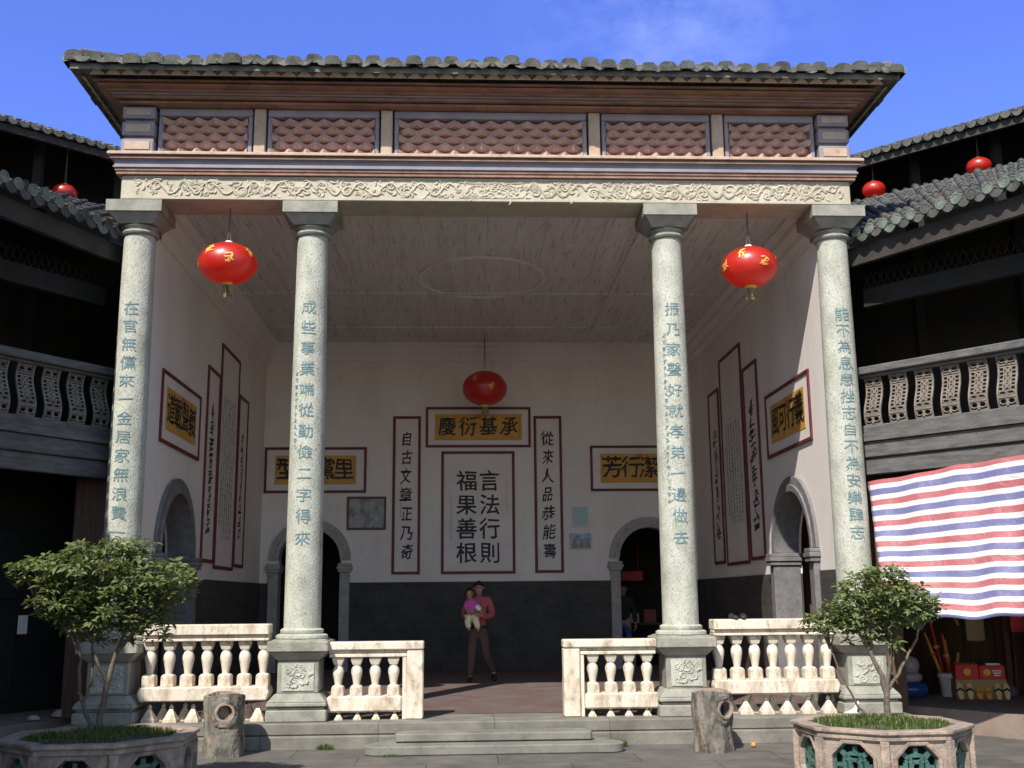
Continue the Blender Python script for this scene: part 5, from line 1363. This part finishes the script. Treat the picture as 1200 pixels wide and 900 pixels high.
def standing_man():
    X0, Y0_ = 2.94, 9.0
    def P(x, y, z, *r): return (X0+x, Y0_+y, z, *r)
    t = thing('person', 'man in a black jacket and blue jeans standing in the right back doorway', 'person', (X0, Y0_, 0))
    H = (X0+.0, Y0_-.04, 1.56); turn = R(-12)
    body = [P(0, 0, .92, .125, .10), P(0, .01, 1.1, .125, .10), P(0, .01, 1.27, .145, .10), P(0, 0, 1.39, .09, .075)]; E = chain(4)
    hc = head_chain((X0, Y0_, 1.43), H, .095, turn); b0 = len(body); body += hc; E += [(3, b0)]+chain(len(hc), b0)
    armL = [P(-.17, 0, 1.35, .054), P(-.25, -.06, 1.10, .043), P(-.24, -.16, 1.02, .036), P(-.28, -.24, .99, .027)]
    armR = [P(.18, 0, 1.35, .054), P(.23, .02, 1.08, .043), P(.24, -.02, .95, .036), P(.24, -.06, .85, .027)]
    legL = [P(-.085, 0, .84, .085), P(-.09, -.02, .47, .058), P(-.09, .01, .08, .04), P(-.10, -.10, .035, .033)]
    legR = [P(.085, 0, .84, .085), P(.10, -.02, .47, .058), P(.11, .01, .08, .04), P(.13, -.10, .035, .033)]
    for A in (armL, armR): b0 = len(body); body += A; E += [(2, b0)]+chain(4, b0)
    for A in (legL, legR): b0 = len(body); body += A; E += [(0, b0)]+chain(4, b0)
    pr = [skin(body, E, 0)]+face_bits(H, .095, turn)+hand(armL[3][:3], (-.6, -.7, 0), (0, -.2, -1), (.7, -.6, 0))+hand(armR[3][:3], (0, -.2, -1), (-1, 0, 0), (0, -1, 0))
    obj('body', join(pr), 'skin', t, smooth=80)
    sh = [P(0, 0, .86, .15, .125), P(0, .01, 1.1, .155, .125), P(0, .01, 1.27, .172, .125), P(0, .005, 1.39, .09, .085), P(0, 0, 1.43, .062)]; Es = chain(5)
    for A in (armL, armR): b0 = len(sh); sh += [(a[0], a[1], a[2], a[3]+.02) for a in A[:3]]+[(*Vector(A[2][:3]).lerp(Vector(A[3][:3]), .8), .045)]; Es += [(2, b0)]+chain(4, b0)
    obj('jacket', skin(sh, Es, 0), 'black_cloth', t)
    tr = [P(0, 0, .90, .135, .11), P(0, 0, .84, .135, .115)]; Et = [(0, 1)]
    for A in (legL, legR): b0 = len(tr); tr += [(A[0][0], A[0][1], A[0][2]-.04, .098), (A[1][0], A[1][1], A[1][2], .075), (*Vector(A[1][:3]).lerp(Vector(A[2][:3]), 1.02), .065)]; Et += [(1, b0)]+chain(3, b0)
    obj('jeans', skin(tr, Et, 0), 'jeans', t)
    for A in (legL, legR):
        a, b_ = Vector(A[2][:3]), Vector(A[3][:3])
        obj('shoe', skin([(*(a-UP*.03), .048), (*(a.lerp(b_, .6)), .044, .038), (*(b_+(b_-a)*.4), .038, .032)], chain(3), 0), 'belt', t)
    head_parts(t, H, .095, turn)
standing_man()

def seated_woman():
    X0, Y0_ = 7.62, 1.1
    def P(x, y, z, *r): return (X0+x, Y0_+y, z, *r)
    t = thing('person', 'shopkeeper in a red top and dark trousers seated at the right edge of the shop', 'person', (X0, Y0_, 0))
    H = (X0-.03, Y0_-.05, 1.20); turn = R(-40)
    body = [P(0, 0, .50, .14, .12), P(-.01, .01, .70, .12, .10), P(-.01, .0, .88, .14, .10), P(-.01, -.01, .99, .08, .075)]; E = chain(4)
    hc = head_chain((X0-.015, Y0_-.015, 1.05), H, .095, turn); b0 = len(body); body += hc; E += [(3, b0)]+chain(len(hc), b0)
    armL = [P(-.17, -.01, .95, .05), P(-.25, -.10, .72, .04), P(-.20, -.22, .62, .034), P(-.12, -.30, .60, .026)]
    armR = [P(.16, .0, .95, .05), P(.23, -.08, .72, .04), P(.15, -.22, .62, .034), P(.06, -.29, .60, .026)]
    legL = [P(-.09, -.05, .48, .085), P(-.14, -.40, .47, .062), P(-.15, -.42, .09, .042), P(-.16, -.52, .04, .034)]
    legR = [P(.09, -.05, .48, .085), P(.10, -.42, .47, .062), P(.10, -.45, .09, .042), P(.11, -.55, .04, .034)]
    for A in (armL, armR): b0 = len(body); body += A; E += [(2, b0)]+chain(4, b0)
    for A in (legL, legR): b0 = len(body); body += A; E += [(0, b0)]+chain(4, b0)
    pr = [skin(body, E, 0)]+face_bits(H, .095, turn)+hand(armL[3][:3], (.7, -.5, 0), (0, -.2, -1), (.5, .7, 0))+hand(armR[3][:3], (-.8, -.4, 0), (0, -.2, -1), (-.4, .8, 0))
    obj('body', join(pr), 'skin', t, smooth=80)
    sh = [P(0, 0, .52, .155, .135), P(-.01, .01, .70, .145, .12), P(-.01, 0, .88, .16, .118), P(-.01, -.005, .99, .085, .08), P(-.012, -.01, 1.03, .06)]; Es = chain(5)
    for A in (armL, armR): b0 = len(sh); sh += [(a[0], a[1], a[2], a[3]+.016) for a in A[:2]]; Es += [(2, b0)]+chain(2, b0)
    obj('top', skin(sh, Es, 0), 'bright_red', t)
    tr = [P(0, 0, .52, .15, .13)]; Et = []
    for A in (legL, legR): b0 = len(tr); tr += [(a[0], a[1], a[2], r) for a, r in zip(A[:2], (.1, .08))]+[(*Vector(A[1][:3]).lerp(Vector(A[2][:3]), .9), .062)]; Et += [(0, b0)]+chain(3, b0)
    obj('trousers', skin(tr, Et, 0), 'black_cloth', t)
    head_parts(t, H, .095, turn)
    k = thing('wooden_stool', 'low wooden stool under the seated shopkeeper', 'stool', (X0, Y0_+.03, 0))
    q = MB(); q.box(X0-.18, X0+.18, Y0_-.13, Y0_+.2, .34, .375); obj('seat', q, 'brown_wood', k, bevel=.01)
    for sx, sy in ((-1, -1), (1, -1), (1, 1), (-1, 1)):
        q = MB(); q.tube([(X0+sx*.14, Y0_+.035+sy*.12, .34), (X0+sx*.17, Y0_+.035+sy*.15, 0)], .02, 8); obj('leg', q, 'brown_wood', k)
seated_woman()
# stool and low table glimpsed in the back room
k = thing('grey_stool', 'small grey stool beside the man in the black jacket', 'stool', (3.32, 9.3, 0))
q = MB(); q.box(3.16, 3.48, 9.14, 9.46, .42, .455); obj('seat', q, 'grey_vinyl', k, bevel=.01)
for sx in (-1, 1):
    for sy in (-1, 1):
        q = MB(); q.tube([(3.32+sx*.12, 9.3+sy*.12, .42), (3.32+sx*.15, 9.3+sy*.15, 0)], .018, 8); obj('leg', q, 'grey_vinyl', k)
k = thing('display_table', 'dark table with goods inside the right back doorway', 'table', (3.5, 10.6, 0))
q = MB(); q.box(2.7, 4.3, 10.3, 10.9, .80, .84); obj('table_top', q, 'brown_wood', k, bevel=.006)
for sx in (2.76, 4.24):
    for sy in (10.36, 10.84): q = MB(); q.box(sx-.03, sx+.03, sy-.03, sy+.03, 0, .8); obj('leg', q, 'brown_wood', k)
for x, w, h, m, lb in ((3.0, .12, .34, 'bright_red', 'tall red packet on the table inside the right back doorway'), (3.35, .15, .2, 'paper', 'pale packet on the table inside the right back doorway'), (3.75, .13, .28, 'shirt_red', 'dull red packet on the table inside the right back doorway')):
    q = MB(); q.box(x-w, x+w, 10.5, 10.65, .842, .842+h); q.box(x-w*.8, x+w*.8, 10.497, 10.5, .842+h*.3, .842+h*.6); simple('goods_packet', q, m, lb, 'packet', bevel=.006, group='packets on the display table')
q = MB(); q.box(2.6, 3.6, 10.4, 10.44, 1.75, 1.95); q.tube([(2.7, 10.42, 1.95), (2.7, 10.42, 3.9)], .008, 4); q.tube([(3.5, 10.42, 1.95), (3.5, 10.42, 3.9)], .008, 4)
simple('red_banner', q, 'bright_red', 'narrow red cloth banner hung inside the right back doorway', 'banner')

# ================================================================ SMALL THINGS
for x, rz, lb in ((2.955, .1, 'left one of the dark shoes standing on the right balustrade rail'), (3.10, -.15, 'right one of the dark shoes standing on the right balustrade rail')):
    q = skin([(x-.0, -.02, 1.165, .042), (x, -.10, 1.155, .038, .034), (x+rz*.2, -.19, 1.148, .042, .026), (x+rz*.25, -.235, 1.146, .03, .02)], chain(4), 0)
    o = tag(obj('shoe', q, 'shoe'), lb, 'shoe', 'pair of shoes on the balustrade')
q = MB(); q.prism([(-.08, 0), (.03, -.0), (.08, .14), (.02, .05), (-.02, .03)], (4.28, -.42, .004), (1, 0, 0), (0, 0, 1), (0, .04, .02)); q.obox((4.26, -.40, .018), (1, 0, 0), (0, 1, 0), UP, .07, .05, .015)
simple('paper_scrap', q, 'paper', 'crumpled white paper scrap beside the right outer pedestal', 'litter')
q = MB(); q.lathe([(.002, -.028), (.022, -.018), (.03, 0), (.022, .02), (.003, .028)], 2.92, -.95, -.252, 12, wob=.05)
simple('orange_peel', q, 'orange', 'small orange scrap on the flagstones right of the right tree-stump bin', 'litter', smooth=60)
for (x, y, r, lb) in ((-5.35, .55, .10, 'pale rounded stone lying behind the left planter'), (-5.55, .2, .07, 'smaller flat stone lying behind the left planter')):
    q = MB(); q.lathe([(.01, 0), (r, .02), (r*1.1, r*.5), (r*.6, r*.95), (.01, r)], x, y, .0 if y > .3 else 0, 10, wob=.12); simple('loose_stone', q, 'sandstone', lb, 'stone', smooth=60)
A = resample(off(RAIL_L, 1.55), .1)
# notice on the dark door wall
pn = min(A, key=lambda a: (a-Vector((-6.75, 2.0))).length)
i_ = A.index(pn); tt = (A[min(i_+1, len(A)-1)]-A[max(0, i_-1)]).normalized()
nn = Vector((tt.y, -tt.x)); nn = nn if nn.dot(Vector((0, -6))-pn) > 0 else -nn
q = MB(); q.obox((pn.x+nn.x*.03, pn.y+nn.y*.03, 1.12), (tt.x, tt.y, 0), (nn.x, nn.y, 0), UP, .07, .004, .12)
simple('paper_notice', q, 'paper', 'small white paper notice on the dark door at the far left', 'notice')

def stump(name, loc, h, r, label, hollow_a, face):
    x, y, z = loc; t = thing(name, label, 'litter bin', loc, 'tree stump litter bins')
    rg = random.Random(int(x*50)); n = 72; rows = 40; vs = []
    ph = [rg.uniform(0, 6) for _ in range(5)]
    ha, hz, hr = hollow_a, h*.72, .10
    for j in range(rows+1):
        zz = h*j/rows
        for i in range(n):
            a = 2*PI*i/n
            rr = r*(1+.06*math.sin(a*3+ph[0])+.035*math.sin(a*7+zz*9+ph[1])+.03*math.sin(zz*14+a*2+ph[2])+.025*math.sin(a*17+2.5*math.sin(zz*8+ph[3])+ph[4])*abs(math.sin(zz*11+a*3))+rg.uniform(-.02, .02)+.07*max(0, .25-zz/h))
            da = (a-ha+PI) % (2*PI)-PI; dd = math.hypot(da*r, zz-hz)
            if dd < hr: rr -= .10*(1-(dd/hr)**4)
            elif dd < hr*1.6: rr += .02
            vs.append((x+rr*math.cos(a), y+rr*math.sin(a), z+zz+(.02*math.sin(a*2+ph[3]) if j == rows else 0)))
    b = MB(); b.add(vs, [(j*n+i, j*n+(i+1) % n, (j+1)*n+(i+1) % n, (j+1)*n+i) for j in range(rows) for i in range(n)])
    obj('trunk_shell', b, 'stump', t, smooth=50)
    b = MB(); top = vs[-n:]; cz = z+h-.015
    b.add(list(top)+[(x+(p_[0]-x)*.82, y+(p_[1]-y)*.82, p_[2]+.004) for p_ in top]+[(x+(p_[0]-x)*.8, y+(p_[1]-y)*.8, cz-.03) for p_ in top]+[(x, y, cz-.04)],
          [(i, (i+1) % n, n+(i+1) % n, n+i) for i in range(n)]+[(n+i, n+(i+1) % n, 2*n+(i+1) % n, 2*n+i) for i in range(n)]+[(2*n+i, 2*n+(i+1) % n, 3*n) for i in range(n)])
    obj('cut_top', b, 'stump_cut', t, smooth=30)
    b = MB(); rr = r*.93; c_ = Vector((x+rr*math.cos(ha), y+rr*math.sin(ha), z+hz)); d = Vector((math.cos(ha), math.sin(ha), 0)); sd = Vector((-d.y, d.x, 0)); m = 18
    ringp = [(math.cos(2*PI*i/m), math.sin(2*PI*i/m)) for i in range(m)]
    torus_pts = []
    for i in range(m):
        for k_ in range(6):
            rr2 = hr*.95+.02*math.cos(2*PI*k_/6); torus_pts.append(c_+sd*ringp[i][0]*rr2*rg.uniform(.95, 1.05)+UP*ringp[i][1]*rr2+d*(.012+.022*math.sin(2*PI*k_/6)))
    b.add(torus_pts, [(i*6+k_, ((i+1) % m)*6+k_, ((i+1) % m)*6+(k_+1) % 6, i*6+(k_+1) % 6) for i in range(m) for k_ in range(6)])
    kn = obj('knot_rim', b, 'stump_cut', t, smooth=60)
    b = MB(); b.prism([(hr*.9*a_, hr*.9*b_) for a_, b_ in ringp], c_-d*.07, sd, UP, d*.01); obj('knot_face', b, face, t)
    return t
stump('stump_bin', (-3.02, -.95, -.28), .66, .215, 'dark tree-stump litter bin with a pale filled knot, left of the steps', R(-80), 'stump_cut')
stump('stump_bin', (2.42, -1.15, -.28), .64, .215, 'grey tree-stump litter bin with a black hollow, right of the steps', R(-62), 'hollow')

# ================================================================ PLANTERS, SHRUBS, GRASS
def planter(cx, cy, r, a0, label, ztop=.32, zb=-.28):
    t = thing('octagonal_planter', label, 'planter', (cx, cy, zb), 'octagonal stone planters')
    V = [Vector((cx+r*math.cos(R(a0+45*i)), cy+r*math.sin(R(a0+45*i)), 0)) for i in range(8)]
    C_ = Vector((cx, cy, 0))
    def ringp(f): return [C_+(v-C_)*f for v in V]
    b = MB(); holes = []; lat = MB(); fr_ = MB(); inner = MB()
    for i in range(8):
        lat = MB(); fr_ = MB()
        a, c_ = ringp(.96)[i], ringp(.96)[(i+1) % 8]; d = (c_-a); w = d.length; d.normalize(); n = Vector((d.y, -d.x, 0))
        if n.dot(a-C_) < 0: n = -n
        mid = (a+c_)/2; hz = (ztop-.09+zb)/2+.01; R8 = .19
        oct_ = [(R8*math.cos(R(22.5+45*k_))*1.0, R8*math.sin(R(22.5+45*k_))) for k_ in range(8)]
        # face with an octagonal opening, built as a ring of quads
        hw, hh = w/2, (ztop-.08-zb)/2; zc_ = (ztop-.08+zb)/2; wz = .05
        outer_ = [(hw, hh), (hw*.42, hh), (-hw*.42, hh), (-hw, hh), (-hw, -hh), (-hw*.42, -hh), (hw*.42, -hh), (hw, -hh)]
        angs = [22.5, 67.5, 112.5, 157.5, 202.5, 247.5, 292.5, 337.5]
        inn = [(R8*math.cos(R(g_)), R8*math.sin(R(g_))+wz) for g_ in angs]; in0 = [(p_[0], p_[1]-wz) for p_ in inn]
        pts = [mid+d*p_[0]+UP*(zc_+p_[1]) for p_ in outer_]+[mid+d*p_[0]+UP*(zc_+p_[1]) for p_ in inn]+[mid+d*p_[0]+UP*(zc_+p_[1])-n*.07 for p_ in inn]
        b.add(pts, [(k_, (k_+1) % 8, 8+(k_+1) % 8, 8+k_) for k_ in range(8)]+[(8+k_, 8+(k_+1) % 8, 16+(k_+1) % 8, 16+k_) for k_ in range(8)])
        p1 = [mid+d*p_[0]*1.0+UP*(zc_+p_[1])+n*.0 for p_ in inn]; 
        f1 = [mid+d*p_[0]*1.16+UP*(zc_+wz+p_[1]*1.16)+n*.002 for p_ in in0]; f2 = [q_+n*.018 for q_ in f1]; f3 = [mid+d*p_[0]*.99+UP*(zc_+wz+p_[1]*.99)+n*.014 for p_ in in0]; f4 = [q_-n*.05 for q_ in f3]
        F_ = f1+f2+f3+f4
        fr_.add(F_, [(8*j+k_, 8*j+(k_+1) % 8, 8*(j+1)+(k_+1) % 8, 8*(j+1)+k_) for j in range(3) for k_ in range(8)])
        # green openwork insert
        def bar2(p0, p1_, w_): lat.bar(mid+d*p0[0]+UP*(zc_+wz+p0[1])-n*.045, mid+d*p1_[0]+UP*(zc_+wz+p1_[1])-n*.045, .035, w_)
        for k_ in range(8):
            g0, g1 = R(angs[k_]), R(angs[(k_+1) % 8])
            for rr, ww in ((.195, .035), (.10, .03)): bar2((rr*math.cos(g0), rr*math.sin(g0)), (rr*math.cos(g1), rr*math.sin(g1)), ww)
        for k_ in range(4):
            g0 = R(45+90*k_); bar2((.03*math.cos(g0), .03*math.sin(g0)), (.2*math.cos(g0), .2*math.sin(g0)), .04)
            g0 = R(90*k_); bar2((.10*math.cos(g0), .10*math.sin(g0)), (.15*math.cos(g0), .15*math.sin(g0)), .03)
            h0 = R(45+90*k_); h1 = R(135+90*k_); bar2((.06*math.cos(h0), .06*math.sin(h0)), (.06*math.cos(h1), .06*math.sin(h1)), .03)
        inner.add([mid+d*p_[0]*1.0+UP*(zc_+p_[1])-n*.12 for p_ in ((-.25, -.27), (.25, -.27), (.25, .27), (-.25, .27))], [(0, 1, 2, 3)])
        # pilaster strips at the corners
        e = V[i]; fr_.obox(Vector((C_.x+(e.x-C_.x)*.965, C_.y+(e.y-C_.y)*.965, zc_)), (C_-e).normalized(), Vector((-(C_-e).y, (C_-e).x, 0)).normalized(), UP, .03, .035, hh)
        fo = obj('opening_frame', fr_, 'planter', t, bevel=.004); obj('lattice_insert', lat, 'green_glaze', fo)
    obj('wall', b, 'planter', t)
    obj('lining', inner, 'hollow', t)
    rim = MB(); prof = [(.955, ztop-.085), (1.0, ztop-.08), (1.0, ztop-.045), (.985, ztop-.04), (1.03, ztop-.03), (1.03, ztop), (.83, ztop), (.83, ztop-.09)]
    vs = [C_+(v-C_)*f+UP*z for f, z in prof for v in V]
    rim.add(vs, [(8*j+i, 8*j+(i+1) % 8, 8*(j+1)+(i+1) % 8, 8*(j+1)+i) for j in range(len(prof)-1) for i in range(8)])
    obj('rim', rim, 'planter', t, bevel=.006)
    so = MB(); m = 24; vs = []
    N = 8
    so.add([C_+UP*(ztop+.0)]+[C_+(v-C_)*.5+UP*(ztop-.02+.02*math.sin(i*2.3)) for i, v in enumerate(V)]+[C_+(v-C_)*.84+UP*(ztop-.05) for v in V],
           [(0, 1+i, 1+(i+1) % 8) for i in range(8)]+[(1+i, 1+(i+1) % 8, 9+(i+1) % 8, 9+i) for i in range(8)])
    obj('soil', so, 'soil', t, smooth=80)
    return t
PL, PR = (-3.42, -4.0), (3.27, -3.95)
planter(*PL, .80, 205, 'octagonal stone planter mostly in shade at the bottom left corner')
planter(*PR, .745, 206, 'sunlit octagonal stone planter with green lattice openings at the bottom right')

def blades(mb, rg, x, y, z, h, w=.006, lean=.5):
    a = rg.uniform(0, 2*PI); dx, dy = math.cos(a), math.sin(a); l = h*lean*rg.random()
    b0 = Vector((x, y, z)); m_ = b0+Vector((dx*l*.35, dy*l*.35, h*.6)); tp = b0+Vector((dx*l, dy*l, h)); s = Vector((-dy, dx, 0))*w
    mb.add([b0-s, b0+s, m_+s*.8, m_-s*.8, tp], [(0, 1, 2, 3), (3, 2, 4)])
def grass(cx, cy, rx, ry, n, z, h, label, seed, name='grass'):
    q = MB(); rg = random.Random(seed)
    for i in range(n):
        a = rg.uniform(0, 2*PI); f = math.sqrt(rg.random()); x, y = cx+rx*f*math.cos(a), cy+ry*f*math.sin(a)
        if math.sin(x*9+seed)+math.cos(y*11) < -1.1: continue
        blades(q, rg, x, y, z-.02*(f*f), h*rg.uniform(.5, 1.2))
    o = obj(name, q, 'grass'); o['kind'] = 'stuff'; tag(o, label, 'grass')
grass(PL[0], PL[1], .61, .61, 3000, .30, .05, 'short dark grass on the soil of the left planter', 1)
grass(PR[0], PR[1], .57, .57, 3800, .30, .06, 'short sunlit grass on the soil of the right planter', 2)
grass(1.32, -.72, .20, .07, 700, -.28, .09, 'green weeds at the right end of the lower step', 3, 'weeds')
grass(-1.18, -1.24, .16, .05, 220, -.28, .03, 'sparse moss at the left front of the lower step', 4, 'weeds')
grass(-1.95, -.60, .10, .03, 160, -.28, .07, 'small weed tuft at the foot of the platform left of the steps', 6, 'weeds')

def shrub(name, label, base, stems, blobs, n_ros, seed, leaf=.062):
    """stems: polylines; blobs: crown volumes (centre, radii)"""
    t = thing(name, label, 'shrub', base, 'potted shrubs in the planters'); rg = random.Random(seed)
    tr = MB(); tips = []
    for pts, r0, r1 in stems:
        P_ = [Vector(p_) for p_ in pts]; Q_ = []
        for i in range(len(P_)-1):
            for k_ in range(5):
                f = k_/5; q_ = P_[i].lerp(P_[i+1], f); Q_.append(q_+Vector((rg.uniform(-.008, .008), rg.uniform(-.008, .008), 0)))
        Q_.append(P_[-1]); N = len(Q_)
        tr.tube(Q_, [r0+(r1-r0)*i/(N-1) for i in range(N)], 8); tips.append(P_[-1])
    # rosette sites, then twigs to them from the nearest stem end
    sites = []
    tot = sum(b_[1][0]*b_[1][1]*b_[1][2] for b_ in blobs)
    for c_, rr in blobs:
        k_ = max(3, int(n_ros*(rr[0]*rr[1]*rr[2])/tot))
        for i in range(k_):
            while True:
                v = Vector((rg.uniform(-1, 1), rg.uniform(-1, 1), rg.uniform(-1, 1)))
                if .25 < v.length < 1: break
            v = v*(.55+.45*rg.random()) if v.length < .5 else v
            sites.append(Vector(c_)+Vector((v.x*rr[0], v.y*rr[1], v.z*rr[2])))
    lf = MB()
    for s_ in sites:
        tip = min(tips, key=lambda p_: (p_-s_).length+rg.uniform(0, .25))
        if rg.random() < .33:
            mid = tip.lerp(s_, .5)+Vector((rg.uniform(-.05, .05), rg.uniform(-.05, .05), rg.uniform(-.02, .05)))
            tr.tube([tip-UP*.05, mid, s_], [.009, .006, .003], 4)
        elif rg.random() < .5: tr.tube([s_-Vector((rg.uniform(-.04, .04), rg.uniform(-.04, .04), .06)), s_], [.003, .002], 4)
        n = rg.randint(6, 10); ph = rg.uniform(0, 6); axis = Vector((rg.uniform(-.5, .5), rg.uniform(-.6, .3), 1)).normalized()
        ux = axis.orthogonal().normalized(); uy = axis.cross(ux)
        for i in range(n):
            a = ph+i*2.4; d = (ux*math.cos(a)+uy*math.sin(a)+axis*rg.uniform(-.35, .7)).normalized()
            L = leaf*rg.uniform(.7, 1.35); w = L*rg.uniform(.2, .26); sd = d.cross(axis); sd = sd.normalized() if sd.length > .01 else ux
            nr = sd.cross(d); b0 = s_+d*.012-axis*rg.uniform(0, .05)
            droop = -UP*L*.18
            vs = [b0, b0+d*L*.35+sd*w+nr*w*.3, b0+d*L*.35-sd*w+nr*w*.3, b0+d*L*.38, b0+d*L*.72+sd*w*.75+nr*w*.2+droop*.4, b0+d*L*.72-sd*w*.75+nr*w*.2+droop*.4, b0+d*L*.72+droop*.5, b0+d*L+droop]
            lf.add(vs, [(0, 1, 3), (0, 3, 2), (1, 4, 6, 3), (2, 3, 6, 5), (4, 7, 6), (5, 6, 7)])
    obj('trunk', tr, 'bark', t, smooth=60)
    obj('crown', lf, 'leaf', t)
    return t
bl = (-3.56, -3.6, .29)
shrub('potted_shrub', 'dense rounded glossy-leaved shrub growing in the shaded left planter', bl,
      [([(-3.57, -3.6, .27), (-3.53, -3.6, .62), (-3.46, -3.58, .95), (-3.36, -3.55, 1.25)], .032, .014), ([(-3.46, -3.58, .95), (-3.30, -3.62, 1.15), (-3.08, -3.6, 1.38)], .018, .010), ([(-3.53, -3.6, .72), (-3.66, -3.62, 1.0), (-3.62, -3.6, 1.35)], .016, .010),
       ([(-3.60, -3.6, .28), (-3.72, -3.58, .52), (-3.76, -3.57, .62), (-3.77, -3.6, .98), (-3.88, -3.6, 1.36)], .024, .010), ([(-3.72, -3.58, .55), (-3.66, -3.56, .72), (-3.68, -3.55, 1.1)], .014, .008), ([(-3.77, -3.6, .98), (-4.0, -3.65, 1.3), (-4.2, -3.6, 1.5)], .012, .007)],
      [((-3.62, -3.6, 1.68), (.50, .45, .30)), ((-4.08, -3.6, 1.68), (.36, .34, .16)), ((-3.95, -3.6, 1.45), (.32, .36, .22)), ((-3.10, -3.6, 1.60), (.38, .36, .18)), ((-3.38, -3.65, 1.42), (.42, .38, .26)), ((-3.70, -3.55, 1.22), (.30, .26, .20)), ((-3.18, -3.6, 1.22), (.26, .24, .12)), ((-3.35, -3.55, 1.12), (.10, .10, .14)), ((-3.95, -3.6, 1.83), (.15, .2, .08)), ((-3.45, -3.6, 1.92), (.3, .25, .08))], 820, 12, .068)
br_ = (3.48, -3.75, .29)
shrub('potted_shrub', 'sparser sunlit shrub with long bare stems growing in the right planter', br_,
      [([(3.44, -3.7, .27), (3.44, -3.7, .52), (3.40, -3.7, .72), (3.28, -3.68, .98), (3.20, -3.68, 1.16)], .034, .012), ([(3.44, -3.7, .50), (3.48, -3.72, .80), (3.50, -3.7, 1.15)], .024, .012), ([(3.45, -3.7, .55), (3.58, -3.72, .75), (3.74, -3.7, .98), (3.81, -3.68, 1.14)], .018, .009), ([(3.51, -3.68, .70), (3.54, -3.68, .95), (3.58, -3.68, 1.2)], .014, .009),
       ([(3.32, -3.68, .28), (3.18, -3.68, .42), (3.04, -3.68, .72), (2.96, -3.66, .98)], .013, .007), ([(3.33, -3.7, .85), (3.34, -3.7, 1.15)], .012, .008)],
      [((3.43, -3.68, 1.48), (.36, .34, .19)), ((3.62, -3.68, 1.34), (.34, .32, .20)), ((3.18, -3.68, 1.28), (.34, .32, .15)), ((2.94, -3.68, 1.17), (.24, .22, .12)), ((3.38, -3.62, 1.15), (.30, .26, .15)), ((3.86, -3.68, 1.33), (.20, .2, .14)), ((3.54, -3.68, 1.62), (.22, .2, .07)), ((3.50, -3.66, 1.02), (.14, .14, .10)), ((3.24, -3.66, 1.05), (.14, .14, .08))], 460, 31, .068)
